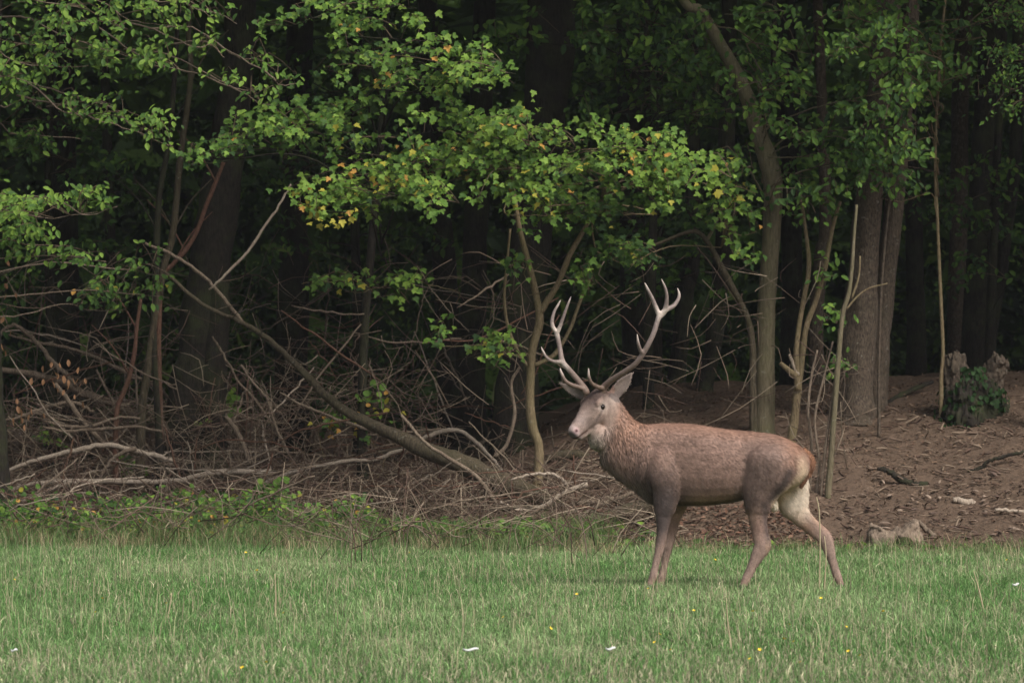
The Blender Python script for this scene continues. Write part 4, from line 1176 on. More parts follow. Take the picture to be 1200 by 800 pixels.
# bare trunks further in
for rows, Y, mt, lab in [
        ([(850, 240, 10), (846, 300, 10), (842, 350, 10), (835, 410, 10), (827, 445, 10), (822, 490, 13)], 54.5, M_BARK_DARK, "dim mossy-footed trunk seen between antlers and smooth trunk"),
        ([(812, 250, 9), (806, 320, 10), (800, 380, 10), (792, 440, 11), (786, 490, 14)], 55.5, M_BARK_DARK, "dim trunk right behind the near antler"),
        ([(966, 200, 7), (962, 300, 8), (956, 380, 9), (958, 440, 10), (962, 500, 12)], 55.0, M_BARK_ROUGH, "dim narrow trunk just left of the rough double trunk"),
        ([(1162, -20, 14), (1156, 130, 15), (1150, 270, 16), (1146, 350, 16), (1142, 430, 19)], 58.5, M_BARK_DARK, "black upright trunk behind the ivy stump"),
        ([(1130, -20, 10), (1127, 80, 10), (1124, 200, 11), (1122, 330, 11), (1122, 430, 12)], 62.0, M_BARK_ROUGH, "brownish trunk far in, left of the black upright trunk"),
        ([(1192, 120, 8), (1178, 280, 8), (1165, 360, 9), (1155, 430, 10)], 60.0, M_BARK_DARK, "thin leaning trunk at the right edge"),
        ([(130, 290, 6), (120, 340, 7), (112, 400, 8), (100, 470, 9)], 55.0, M_BARK_DARK, "dim leaning trunk far in on the left"),
        ([(-13, 300, 9), (-10, 380, 10), (-7, 450, 11), (-4, 540, 14)], 50.2, M_BARK_DARK, "mossy trunk cut by the left edge"),
        ([(352, -20, 15), (348, 150, 16), (345, 300, 17), (342, 470, 20)], 60.0, M_BARK_DARK, "dark trunk far in, right of the leaning trunk"),
        ([(500, -20, 11), (505, 150, 12), (520, 300, 13), (528, 470, 16)], 61.0, M_BARK_DARK, "dark trunk far in, left of the thick middle trunk"),
        ([(560, 200, 14), (556, 300, 15), (552, 400, 17), (550, 490, 20)], 57.0, M_BARK_DARK, "dim stout trunk close left of the thick middle trunk"),
        ([(735, -20, 13), (738, 150, 14), (742, 300, 15), (745, 460, 18)], 63.0, M_BARK_DARK, "dark trunk far in above the stag's head"),
        ([(70, -20, 16), (72, 150, 17), (74, 300, 18), (76, 470, 22)], 61.0, M_BARK_DARK, "dark stout trunk far in on the left"),
        ([(920, -20, 12), (925, 150, 12), (928, 300, 13), (930, 450, 16)], 64.0, M_BARK_DARK, "dark trunk far in, right of the smooth trunk"),
        ([(1065, 100, 9), (1070, 250, 10), (1074, 420, 12)], 66.0, M_BARK_DARK, "dark trunk far in, right of the rough double trunk")]:
    xb = P(rows[-1][0], rows[-1][1], Y)
    b = np.array((xb[0], Y, float(height(xb[0], Y))))
    t = tree("woodland_tree", lab, "tree", b, "trunks inside the wood")
    top = P(rows[0][0], rows[0][1], Y)
    stem(t, b, "trunk", rows, Y, mt, sides=12, wob=.14, up=(top[0] + rng.normal(0, .2), Y, max(9, top[2] + 2), rows[0][2] * .7 / F * Y))
    lv = Leaves('small'); crown_cloud(lv, (top[0], Y, 9.2), (2.8, 2.8, 2.2), 1200, .26)
    lv.flush(t, 0, b)

# the closed wood behind and above: too many trees to count
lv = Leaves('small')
n = 16000                                            # unseen wood added behind the viewer to block the low sky
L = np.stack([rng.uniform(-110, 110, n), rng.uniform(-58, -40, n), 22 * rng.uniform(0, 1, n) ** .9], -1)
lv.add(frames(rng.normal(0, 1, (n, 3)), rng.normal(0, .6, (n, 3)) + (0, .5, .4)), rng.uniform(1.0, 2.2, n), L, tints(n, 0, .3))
n = 58000                                            # roof of crowns out of view, its density set to darken the wood
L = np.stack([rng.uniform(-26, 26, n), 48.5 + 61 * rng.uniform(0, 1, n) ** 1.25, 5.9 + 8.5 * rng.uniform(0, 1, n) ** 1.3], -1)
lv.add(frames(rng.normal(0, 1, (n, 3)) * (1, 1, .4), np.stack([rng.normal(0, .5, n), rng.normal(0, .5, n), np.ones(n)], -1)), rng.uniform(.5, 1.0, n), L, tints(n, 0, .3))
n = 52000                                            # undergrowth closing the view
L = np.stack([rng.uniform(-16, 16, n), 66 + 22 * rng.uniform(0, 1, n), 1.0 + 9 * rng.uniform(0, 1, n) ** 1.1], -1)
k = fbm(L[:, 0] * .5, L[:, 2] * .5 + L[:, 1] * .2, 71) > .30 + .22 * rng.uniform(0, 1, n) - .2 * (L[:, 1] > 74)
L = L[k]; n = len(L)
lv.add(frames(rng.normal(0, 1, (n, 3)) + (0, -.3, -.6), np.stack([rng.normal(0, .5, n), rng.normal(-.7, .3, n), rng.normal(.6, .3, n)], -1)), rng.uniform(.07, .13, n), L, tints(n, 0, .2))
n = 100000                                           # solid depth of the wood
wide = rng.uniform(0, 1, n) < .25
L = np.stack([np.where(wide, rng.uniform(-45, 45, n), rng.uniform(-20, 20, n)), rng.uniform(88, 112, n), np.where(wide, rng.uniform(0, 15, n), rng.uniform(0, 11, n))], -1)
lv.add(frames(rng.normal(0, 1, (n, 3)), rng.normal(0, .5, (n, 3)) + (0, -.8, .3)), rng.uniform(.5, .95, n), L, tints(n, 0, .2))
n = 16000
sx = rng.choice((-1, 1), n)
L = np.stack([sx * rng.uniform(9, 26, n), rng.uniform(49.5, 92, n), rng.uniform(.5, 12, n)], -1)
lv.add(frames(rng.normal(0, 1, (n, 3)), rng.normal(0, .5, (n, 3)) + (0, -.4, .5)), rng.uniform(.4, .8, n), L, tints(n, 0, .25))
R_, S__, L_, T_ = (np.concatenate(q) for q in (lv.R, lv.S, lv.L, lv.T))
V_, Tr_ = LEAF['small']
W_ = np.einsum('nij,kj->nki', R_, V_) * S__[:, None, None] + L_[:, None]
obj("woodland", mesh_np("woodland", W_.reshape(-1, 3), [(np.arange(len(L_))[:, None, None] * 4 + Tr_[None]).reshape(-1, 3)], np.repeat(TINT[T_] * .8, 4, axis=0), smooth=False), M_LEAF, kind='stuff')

# ------------------------------------------------------------------ fallen wood
def fallen(name, label, rows, mat, category="branch", group="fallen branches", Y=None, dY=0.0, sides=8, twigs=0, wob=.14, rest=None):
    """a dead branch along a px path, at the distance where its foot (or given px) meets the ground"""
    if Y is None:
        g = ground_hit(*(rest or (rows[len(rows) // 2][0], rows[len(rows) // 2][1] + 18)))
        Y = g[1]
    pts, rad = px_path(rows, Y, dY)
    for p, r_ in zip(pts, rad):                      # nothing sinks out of sight
        if p[1] > edge(p[0]):
            p[2] = max(p[2], float(height(p[0], p[1])) - .4 * r_)
        else:
            p[2] = max(p[2], .3 * r_)
    b = pts[len(pts) // 2].copy(); b[2] = float(height(b[0], b[1])) if b[1] > edge(b[0]) else 0.0
    t = thing(name, label, category, b, group)
    a = Acc(); a.add(*tube(pts, rad, sides=sides, res=6, wob=wob, jit=.004))
    obj("limb", a.mesh("limb", b), mat, t)
    if twigs:
        q = cr(pts, 6)
        for k in range(twigs):
            o_ = q[rng.integers(2, len(q))]
            d = np.array((rng.normal(0, .5), rng.normal(-.15, .3), rng.normal(.1, .45))); d *= rng.uniform(.2, .55) / np.linalg.norm(d)
            a = Acc(); a.add(*tube([o_, o_ + d * .5 + rng.normal(0, .03, 3), o_ + d + rng.normal(0, .05, 3)], [.007, .005, .002], sides=5, res=4))
            obj("twig", a.mesh("twig", b), mat, t)
    return t


fallen("fallen_branch", "long pale branch lying low along the wood edge on the left", [(0, 578, 2.4), (44, 566, 2.8), (111, 563, 3), (162, 565, 3.1), (209, 562, 3.2), (250, 554, 3.4), (288, 552, 3.6), (318, 553, 3.2)], M_DEAD_PALE, rest=(160, 600), twigs=3)
fallen("fallen_branch", "forked lower arm curving up to the long pale branch, far left", [(0, 587, 1.8), (27, 586, 2.2), (48, 579, 2.4), (66, 570, 2.4), (90, 564, 2.4)], M_DEAD_PALE, rest=(40, 600))
fallen("fallen_branch", "thin straight twiggy branch lying just below the long pale branch", [(55, 590, 1.4), (100, 592, 1.8), (140, 592, 1.8), (199, 588, 1.6), (215, 586, 1.2)], M_DEAD, rest=(130, 606), twigs=9)
fallen("fallen_branch", "grey-brown branch arching over the brushwood from the left edge", [(-4, 556, 2), (30, 543, 2.6), (70, 532, 3), (105, 524, 3.2), (128, 521, 3.3), (150, 526, 3.2), (180, 533, 3), (205, 541, 2.4)], M_DEAD_PALE, rest=(100, 585), twigs=4)
fallen("fallen_branch", "bow-shaped branch dropping from the arching branch", [(160, 526, 2.2), (145, 529, 2.4), (130, 540, 2.3), (120, 555, 2.1), (114, 570, 1.8)], M_DEAD, rest=(120, 592))
fallen("fallen_branch", "heavy brown limb sloping down right through the brushwood", [(-4, 432, 3.4), (37, 438, 3.8), (74, 449, 4.6), (101, 463, 5.2), (135, 473, 5.6), (160, 488, 6), (172, 505, 5.6), (182, 530, 5)], M_DEAD, rest=(100, 560), dY=.5, twigs=4)
fallen("fallen_branch", "hooked branch topping the brushwood, high at the left edge", [(-3, 396, 1.8), (8, 384, 2.2), (20, 382, 2.4), (44, 402, 2.6), (60, 422, 2.8), (78, 440, 2.6), (90, 452, 2.2)], M_DEAD, rest=(50, 560), twigs=3)
fallen("fallen_branch", "long thin branch sagging rightward across the dark gap", [(10, 392, 1.4), (44, 401, 1.8), (78, 407, 2), (111, 418, 2.2), (145, 435, 2.4), (175, 449, 2.4), (202, 469, 2.4), (240, 492, 2.2), (270, 505, 1.8)], M_DEAD, rest=(120, 555), twigs=3)
fallen("fallen_branch", "steep branch crossing behind the heavy limb", [(64, 449, 2.4), (78, 466, 2.8), (90, 484, 3), (104, 502, 3.2), (122, 520, 3.2), (138, 532, 2.8)], M_DEAD, rest=(110, 575))
fallen("fallen_branch", "thin branch rising left to right at the left edge, below the limb", [(-4, 494, 1.6), (25, 488, 2), (45, 480, 2.2), (66, 474, 2.3), (88, 472, 2.2), (110, 482, 2)], M_DEAD, rest=(60, 570))
fallen("fallen_branch", "thin curved branch with raised right end amid the brushwood", [(44, 490, 1.7), (70, 498, 2.1), (100, 500, 2.2), (120, 495, 2.1), (142, 489, 1.8), (165, 490, 1.4)], M_DEAD, rest=(100, 578), twigs=3)
fallen("fallen_branch", "second thin curved branch under the raised one", [(50, 500, 1.5), (75, 505, 1.9), (100, 504, 2), (130, 502, 1.9), (160, 500, 1.7), (190, 506, 1.4)], M_DEAD, rest=(110, 580), twigs=3)
fallen("fallen_branch", "pale bare twig standing up against the dark leaning trunk", [(341, 216, 1.0), (330, 235, 1.3), (307, 270, 1.6), (288, 298, 1.7), (268, 318, 1.7), (246, 339, 1.2)], M_DEAD_PALE, Y=50.6)
fallen("fallen_branch", "straight twig standing out of the brushwood pile", [(113, 433, 1.2), (122, 452, 1.5), (132, 470, 1.7), (137, 495, 1.7), (141, 520, 1.6)], M_DEAD, rest=(138, 570))
fallen("fallen_branch", "upright twig by the reddish stem in the brushwood", [(159, 432, 1.1), (160, 455, 1.4), (161, 480, 1.6), (161, 505, 1.6)], M_DEAD, rest=(160, 570))
fallen("fallen_branch", "forked twig leaning left below the sloping trunk", [(282, 427, 1.3), (297, 449, 1.6), (312, 465, 1.8), (318, 485, 1.9), (325, 505, 1.9), (338, 532, 2)], M_DEAD, rest=(330, 575), twigs=4)
fallen("fallen_branch", "dark bent twig rising left of the forked twig", [(249, 394, 1), (262, 415, 1.3), (279, 446, 1.5), (300, 470, 1.6), (318, 495, 1.5)], M_DEAD, rest=(300, 570))
fallen("fallen_branch", "thin twig slanting to the sloping trunk's middle", [(328, 460, 1.3), (345, 470, 1.6), (365, 479, 1.8), (400, 493, 2), (440, 505, 1.8)], M_DEAD, rest=(380, 575))
fallen("fallen_branch", "short stout grey branch leaning in the brambles", [(264, 487, 2.4), (276, 503, 3), (285, 522, 3.2), (294, 545, 2.8)], M_DEAD, rest=(290, 580))
fallen("fallen_branch", "long pale branch bent like a bow over the sloping trunk's foot", [(296, 573, 1.6), (318, 562, 2), (350, 551, 2.2), (400, 541, 2.4), (440, 538, 2.4), (475, 524, 2.5), (505, 510, 2.6), (530, 503, 2.7), (552, 513, 2.4), (570, 530, 2), (590, 552, 1.7)], M_DEAD_PALE, rest=(440, 592))
fallen("fallen_log", "long leaning fallen trunk sloping down right into the brush", [(192, 318, 2), (236, 356, 2.4), (280, 376, 2.8), (321, 402, 3.3), (354, 435, 4), (400, 478, 5.3), (451, 504, 7.4), (501, 528, 9.6), (545, 545, 12), (600, 572, 13), (655, 596, 12.5)], M_LOG, category="log", Y=51.3, dY=-1.6, sides=14, twigs=5)
fallen("fallen_branch", "bare side branch rising from the sloping trunk's upper end", [(170, 285, 1.6), (205, 300, 2), (240, 325, 2.2), (262, 350, 2.4), (285, 378, 2.6)], M_DEAD, Y=51.2)
fallen("fallen_log", "grey log lying behind the brambles, left of the stag", [(340, 592, 5), (400, 586, 6.4), (451, 581, 7), (488, 589, 7), (520, 598, 6.5), (552, 606, 6), (600, 610, 5)], M_LOG, category="log", rest=(470, 600), sides=12)
fallen("fallen_branch", "dark diagonal branch ending at the grey log", [(470, 486, 1.8), (500, 520, 2.2), (548, 550, 2.6), (570, 572, 2.8), (588, 602, 2.6)], M_DEAD, rest=(570, 612))
fallen("fallen_branch", "sagging grey branch ending in a pale cut tip", [(586, 588, 1.8), (609, 598, 2.1), (633, 594, 2.4), (650, 584, 2.7), (668, 574, 3), (688, 567, 3.2)], M_DEAD_PALE, rest=(640, 612))
fallen("fallen_branch", "thin arched branch over the forked sapling's foot", [(599, 562, 1.5), (620, 556, 1.8), (645, 555, 1.9), (660, 562, 1.8), (668, 575, 1.6)], M_DEAD_PALE, rest=(630, 604))
for rows, lab in [([(655, 621, 2), (680, 604, 2.6), (704, 591, 2.8), (725, 584, 2.6), (745, 575, 2.2)], "curved stick sweeping up right to the stag's chest"),
                  ([(670, 590, 2), (695, 587, 3.2), (715, 584, 3.6), (730, 590, 3)], "stout reddish stick lying flat beside the stag's foreleg"),
                  ([(680, 602, 2), (705, 606, 2.8), (725, 600, 3), (745, 585, 2.6)], "bowed stick under the curved stick"),
                  ([(738, 588, 2), (752, 597, 2.2), (770, 606, 2)], "short pale stick pointing at the stag's foreleg"),
                  ([(672, 612, 7), (710, 606, 8.5), (750, 596, 9), (790, 590, 8)], "mossy log half hidden behind the stag's forelegs"),
                  ([(640, 538, 5), (665, 532, 6), (690, 538, 5)], "broken reddish log behind the stag's muzzle")]:
    fallen("fallen_log" if rows[1][2] > 5 else "fallen_branch", lab, rows, M_LOG if rows[1][2] > 5 else M_DEAD, category="log" if rows[1][2] > 5 else "branch", rest=(rows[1][0], rows[1][1] + 12), sides=10)
fallen("fallen_branch", "dark branch propped on the foot of the rough double trunk", [(978, 532, 4.4), (990, 518, 4.4), (1003, 506, 4), (1020, 490, 3.8), (1036, 477, 3.6), (1053, 465, 3.4), (1070, 456, 3.2), (1092, 447, 2.4)], M_BARK_DARK, Y=51.6, dY=1.6)
fallen("fallen_branch", "dark stick with a pale cut end lying on the bare bank", [(1028, 549, 2.4), (1038, 550, 3), (1052, 560, 4), (1070, 570, 4), (1088, 579, 3.6)], M_BARK_DARK, rest=(1055, 566))
fallen("fallen_branch", "pale peeled stick leaning on the low stump", [(1076, 610, 2.2), (1084, 619, 3.2), (1096, 632, 3.2)], M_DEAD, rest=(1086, 628))
fallen("fallen_branch", "thick weathered stick lying on the bank above the low stump", [(1117, 586, 3.4), (1130, 588, 4.4), (1142, 590, 3.6)], M_DEAD_PALE, rest=(1130, 591))
fallen("fallen_branch", "thin dark crooked stick high on the bank, far right", [(1134, 556, 2), (1150, 548, 2.4), (1158, 540, 2.2), (1175, 535, 2.2), (1200, 529, 1.8)], M_BARK_DARK, rest=(1160, 548))
fallen("fallen_branch", "pale slat-like stick lying at the right edge of the bank", [(1166, 597, 1.8), (1180, 598, 2.2), (1200, 602, 2)], M_DEAD_PALE, rest=(1180, 602))
# the many anonymous thin branches of the brushwood
zone = [(0, 330, 465, 590, 72), (330, 600, 520, 610, 34), (560, 780, 555, 625, 34), (0, 230, 390, 480, 20), (280, 640, 330, 540, 40)]
ZL = [('low in the tall brush heap on the left', 'thin dead branches of the left brush heap'), ('by the foot of the long leaning fallen log', 'thin dead branches by the leaning log'), ('between the forked sapling and the stag', 'thin dead branches beside the stag'), ('across the dark gap above the left brush heap', 'thin dead branches above the left brush heap'), ('up in the dark gap left of the forked sapling', 'thin dead branches left of the forked sapling')]
for zi, (x0, x1, y0, y1, cnt) in enumerate(zone):
    for k in range(cnt):
        px, py = rng.uniform(x0, x1), rng.uniform(y0, y1)
        g = ground_hit(px, max(py, 520) + rng.uniform(12, 60))
        Y = g[1]
        L0 = rng.uniform(25, 75)
        an = rng.normal(0, .45) if rng.uniform() < .68 else rng.normal(1.4, .5)
        dx, dy = L0 * math.cos(an), -L0 * math.sin(an) * rng.choice((-1, 1))
        bow = rng.normal(0, .12) * L0
        r0 = rng.uniform(.6, 1.4)
        rows = [(px - dx, py - dy, r0 * .6), (px - dx * .4 + bow * .4, py - dy * .4 + bow, r0 * .9), (px + dx * .3, py + dy * .3 + bow * .8, r0), (px + dx, py + dy, r0 * .7)]
        if max(r_[1] for r_ in rows) > 608:
            continue
        pts, rad = px_path(rows, Y, rng.normal(0, .4))
        zz = np.array([float(height(p[0], p[1])) for p in pts])
        pts[:, 2] = np.maximum(pts[:, 2], zz + .01)
        c = pts[1].copy()
        a = Acc(); a.add(*tube(pts, rad, sides=5, res=4, wob=.12, jit=.006))
        o = obj("dead_branch", a.mesh("dead_branch", c), (M_DEAD, M_DEAD, M_DEAD, M_DEAD_RED, M_DEAD_RED, M_DEAD_PALE)[rng.integers(0, 6)], None, c)
        o['label'] = 'thin bare dead branch tangled ' + ZL[zi][0]
        o['category'] = 'branch'; o['group'] = ZL[zi][1]
# twig thicket: uncountable
tw = Acc()
for x0, x1, y0, y1, cnt in [(0, 330, 470, 610, 1400), (330, 780, 540, 625, 1250), (0, 620, 300, 540, 480), (230, 520, 430, 570, 520), (620, 1000, 300, 520, 120), (940, 990, 400, 580, 40)]:
    for k in range(cnt):
        px, py = rng.uniform(x0, x1), rng.uniform(y0, y1)
        g = ground_hit(px, max(py, 525) + rng.uniform(5, 60))
        c = P(px, py, g[1] + rng.uniform(0, 1.2)); 
        L0 = rng.uniform(.12, .42)
        d = rng.normal(0, 1, 3) * (1, .5, .75); d /= np.linalg.norm(d)
        p1 = c + d * L0; p2 = c - d * L0; m_ = c + rng.normal(0, .05, 3)
        h1 = height(np.array([p1[0], m_[0], p2[0]]), np.array([p1[1], m_[1], p2[1]]))
        q = np.array([p1, m_, p2]); q[:, 2] = np.maximum(q[:, 2], h1)
        cc = np.array([(.135, .098, .07), (.095, .06, .045), (.23, .18, .13)][rng.integers(0, 3)]) * rng.uniform(.6, 1.2)
        tw.add(*tube(q, np.array([.002, .0035, .004]) * rng.uniform(.7, 1.5), sides=3, res=2), col=cc)
obj("brushwood_twigs", tw.mesh("brushwood_twigs"), M_TWIG, kind='stuff')
# curled brown leaves still hanging on the brushwood
for k in range(46):
    cl = [(70, 440, 16, 14), (30, 478, 16, 12), (12, 355, 10, 40), (80, 445, 10, 10)][k % 4]
    p = P(rng.normal(cl[0], cl[2]), rng.normal(cl[1], cl[3]), 48.6 + rng.normal(0, .1))
    o = bpy.data.objects.new("dry_leaf", leaf_mesh('oval', 6)); COL.objects.link(o)
    R = frames(np.array([[rng.normal(0, .3), -.1, -1.0]]), rng.normal(0, 1, (1, 3)))[0]
    o.matrix_world = Matrix.Translation(Vector(p)) @ Matrix(R.tolist()).to_4x4() @ Matrix.Scale(float(rng.uniform(.045, .08)), 4)
    o['label'] = "curled brown dead leaf hanging on the bare branches at far left"; o['category'] = "leaf"; o['group'] = "brown leaves hanging on the brushwood"

# ------------------------------------------------------------------ stumps
def lump(name_, base, rings, mat, root, sides=18, wob=.18):
    pts = [base + np.array((r_[0], r_[1], r_[2])) for r_ in rings]
    a = Acc(); a.add(*tube(pts, [r_[3] for r_ in rings], sides=sides, res=4, wob=wob, lobes=.07))
    return obj(name_, a.mesh(name_, base), mat, root)


b = ground_hit(1140, 486)
t = thing("old_stump", "ivy-covered broken stump with two jagged stubs on top of the bank", "stump", b)
u = b[1] / F
def ragged(name_, tubes, vox, amp, mt):
    """broken rotten wood: several shafts fused into one lump, its surface eaten and splintered upwards"""
    a = Acc()
    for path in tubes:
        a.add(*tube([b + np.array(p[:3]) for p in path], [p[3] for p in path], sides=16, res=4, wob=.3, lobes=.10))
    me, V, N = remeshed(a, name_, vox, 1)
    th_ = np.arctan2(V[:, 1] - b[1], V[:, 0] - b[0])
    d = (fbm(th_ * 7 + V[:, 0] * 9, V[:, 2] * 4, 33, 3) - .5) * amp + (fbm(V[:, 0] * 45, V[:, 2] * 40 + V[:, 1] * 30, 35, 2) - .5) * amp * .5
    V = V + N * d[:, None]
    V[:, 2] += np.where(N[:, 2] > .25, (fbm(V[:, 0] * 38, V[:, 1] * 38, 36, 2) - .45) * amp * 2.6, 0)
    me.vertices.foreach_set("co", (V - b).astype(np.float32).ravel()); me.update()
    return obj(name_, me, mt, t)


ragged("stump_base", [[(.0, .1, -.25, 46 * u), (.0, .1, .05, 38 * u), (-.02, .1, .20, 32 * u), (-.02, .1, .30, 25 * u), (0, .1, .34, 14 * u)]], .018, .07, M_BARK_DARK)
ragged("stub", [[(-.12, .08, .05, 20 * u), (-.15, .06, .30, 17 * u), (-.16, .05, .48, 15.5 * u), (-.15, .05, .55, 13 * u)], [(-.20, .04, .3, 9 * u), (-.22, .04, .57, 7 * u)]], .010, .05, M_BARK_ROUGH)
ragged("stub", [[(.08, .08, .05, 18 * u), (.15, .06, .26, 14 * u), (.22, .05, .42, 12 * u), (.28, .05, .52, 11 * u)]], .010, .05, M_BARK_ROUGH)
lv = Leaves('round')
n = 900
th_ = rng.uniform(0, 2 * np.pi, n); zz = rng.uniform(-.14, .46, n)
rr_ = np.interp(zz, [-.25, .05, .22, .42], [.38, .31, .27, .16])
rr_ = rr_ * rng.uniform(.98, 1.22, n)
L = b + np.stack([np.cos(th_) * rr_, .1 + np.sin(th_) * rr_, zz], -1)
kk_ = fbm(th_ * 2.2 + 4, zz * 6, 37, 2) > .33
th_, zz, L = th_[kk_], zz[kk_], L[kk_]; n = len(L)
nor = np.stack([np.cos(th_), np.sin(th_), .4 + 0 * th_], -1) + rng.normal(0, .35, (n, 3))
lv.add(frames(np.stack([rng.normal(0, .5, n), rng.normal(0, .3, n), -np.ones(n)], -1), nor), rng.uniform(.03, .06, n), L, np.zeros(n, int))
lv.flush(t, 120, b)
b = ground_hit(1050, 640)
t = thing("low_stump", "low weathered tree stump with a mossy hollow at the foot of the bare bank", "stump", b)
u = b[1] / F
ragged("stump_base", [[(-15 * u, .14, -.12, 23 * u), (-14 * u, .14, 9 * u, 21 * u), (-13 * u, .15, 15 * u, 18 * u), (-12 * u, .15, 17 * u, 15 * u)],
                      [(14 * u, .13, -.12, 23 * u), (13 * u, .13, 12 * u, 21 * u), (13 * u, .14, 19 * u, 19 * u), (12 * u, .14, 21 * u, 16 * u)]], .012, .014, M_STUMP)
a = Acc()
th = np.linspace(-1, 1, 7)
a.add(*loft([b + np.array((9 * u + 11 * u * q, -.085 + .02 * abs(q), .035)) for q in th], [(0, .05 * math.sqrt(max(.01, 1 - q * q)), 0) for q in th], [(0, 0, 7 * u * math.sqrt(max(.01, 1 - q * q))) for q in th], sides=10), col=(.035, .038, .014))
obj("mossy_hollow", a.mesh("mossy_hollow", b), M_LITTER, t)

# ------------------------------------------------------------------ litter on the ground
def litter(n, x0, x1, t0, t1, s0, s1, cols, name, dens=None):
    X = rng.uniform(x0, x1, n); Y = edge(X) + rng.uniform(t0, t1, n)
    k = fbm(X * 1.4, Y * 1.4, 91) > rng.uniform(.1, .55, n)
    X, Y = X[k], Y[k]; n = len(X)
    Z = height(X, Y) - .05 + .12 * np.minimum((Y - edge(X)) / .8, .35) + .05 * (fbm(X * 6, Y * 6, 21, 3) - .5) * np.clip(Y - edge(X), 0, 1) + rng.uniform(.005, .03, n)
    V, Tr = LEAF['small']
    nor = np.stack([rng.normal(0, .5, n), rng.normal(-.25, .5, n), np.ones(n)], -1)
    R = frames(np.stack([rng.normal(0, 1, n), rng.normal(0, 1, n), rng.normal(0, .25, n)], -1), nor)
    W = np.einsum('nij,kj->nki', R, V * np.array((1, 1, 1.1))) * rng.uniform(s0, s1, n)[:, None, None] + np.stack([X, Y, Z], -1)[:, None]
    c = np.array(cols)[rng.integers(0, len(cols), n)] * rng.uniform(.6, 1.3, (n, 1))
    return obj(name, mesh_np(name, W.reshape(-1, 3), [(np.arange(n)[:, None, None] * 4 + Tr[None]).reshape(-1, 3)], np.repeat(c, 4, axis=0), smooth=False), M_LITTER, kind='stuff')


litter(42000, -6.5, 6.5, -.05, 7.5,   .011, .046, [(.10, .064, .043), (.085, .05, .034), (.14, .088, .058), (.06, .040, .029), (.17, .115, .08)], "leaf_litter")
litter(9000, -5.6, 2.8, .05, 2.0, .03, .075, [(.12, .062, .04), (.17, .098, .066), (.085, .045, .032)], "russet_leaf_litter")
tw = Acc()
for k in range(1500):
    X = rng.uniform(.5, 6); Y = float(edge(X)) + rng.uniform(.05, 5)
    z = float(height(X, Y)) + .0
    an = rng.uniform(0, np.pi); L0 = rng.uniform(.015, .09)
    d = np.array((math.cos(an), math.sin(an), rng.normal(0, .25))) * L0
    c = np.array((X, Y, z + .02))
    tw.add(*tube([c - d, c + rng.normal(0, .008, 3), c + d], np.array([.004, .006, .003]) * rng.uniform(.6, 2), sides=4, res=2), col=np.array([(.13, .09, .066), (.19, .14, .10), (.09, .057, .042)][rng.integers(0, 3)]))
obj("wood_debris", tw.mesh("wood_debris"), M_TWIG, kind='stuff')
for k in range(70):                                  # chips and bark pieces lying singly on the bare bank
    px, py = rng.uniform(960, 1200), rng.uniform(555, 645)
    g = ground_hit(px, py)
    if g[1] < edge(g[0]) + .1:
        continue
    L0 = rng.uniform(.02, .075); w_ = rng.uniform(.01, .026)
    a = Acc()
    a.add(*loft([np.array((q * L0, 0, .01 * (1 - q * q))) for q in (-1, -.5, .2, 1)], [(0, w_ * f_, 0) for f_ in (.3, 1, .9, .2)], [(0, 0, w_ * .4 * f_) for f_ in (.4, 1, 1, .3)], sides=7), col=np.array([(.20, .145, .11), (.14, .10, .075), (.25, .185, .14), (.11, .075, .06)][rng.integers(0, 4)]))
    o = obj("bark_chip", a.mesh("bark_chip", smooth=False), M_LITTER, None, (g[0], g[1], g[2] + .02))
    o.rotation_euler = (rng.normal(0, .2), rng.normal(0, .2), rng.uniform(0, 3.14))
    o['label'] = "small piece of bark or broken wood lying on the bare brown bank"; o['category'] = "bark piece"; o['group'] = "bark pieces on the bank"

# ------------------------------------------------------------------ undergrowth at the wood edge
def undergrowth(n, px0, px1, t0, t1, h0, h1, kind, size, name, bright, yel):
    lv = Leaves(kind)
    X = rng.uniform((px0 - 600) / F * 48.5, (px1 - 600) / F * 48.5, n); Y = edge(X) + rng.uniform(t0, t1, n)
    k = fbm(X * 1.7, Y * 1.2, 95) > rng.uniform(.30, .62, n)
    X, Y = X[k], Y[k]; n = len(X)
    Z = height(X, Y) + rng.uniform(h0, h1, n)
    nor = np.stack([rng.normal(0, .4, n), rng.normal(-.6, .35, n), rng.normal(.75, .3, n)], -1)
    tip = np.stack([rng.normal(0, .7, n), rng.normal(-.4, .4, n), rng.normal(-.3, .4, n)], -1)
    lv.add(frames(tip, nor), size * rng.uniform(.5, 1.25, n), np.stack([X, Y, Z], -1), tints(n, yel, bright))
    V, Tr = LEAF[kind]
    R, S_, L, T = (np.concatenate(q) for q in (lv.R, lv.S, lv.L, lv.T))
    W = np.einsum('nij,kj->nki', R, V) * S_[:, None, None] + L[:, None]
    obj(name, mesh_np(name, W.reshape(-1, 3), [(np.arange(n)[:, None, None] * len(V) + Tr[None]).reshape(-1, 3)], np.repeat(TINT[T] * rng.uniform(.7, 1.2, (n, 1)), len(V), axis=0), smooth=False), M_LEAF, kind='stuff')


undergrowth(3000, -180, 430, .15, 1.5, .0, .42, 'round', .052, "bramble_undergrowth", .38, .03)
undergrowth(4000, -180, 440, .1, 1.5, .0, .36, 'maple', .05, "bramble_undergrowth", .30, .03)
undergrowth(3600, -40, 700, .0, .9, .0, .26, 'small', .045, "weed_undergrowth", .4, .02)
undergrowth(2200, 380, 760, .1, 1.0, .0, .22, 'round', .06, "herb_undergrowth", .45, .02)
undergrowth(260, 760, 1200, .02, .5, .0, .06, 'round', .05, "herb_undergrowth", .4, .0)
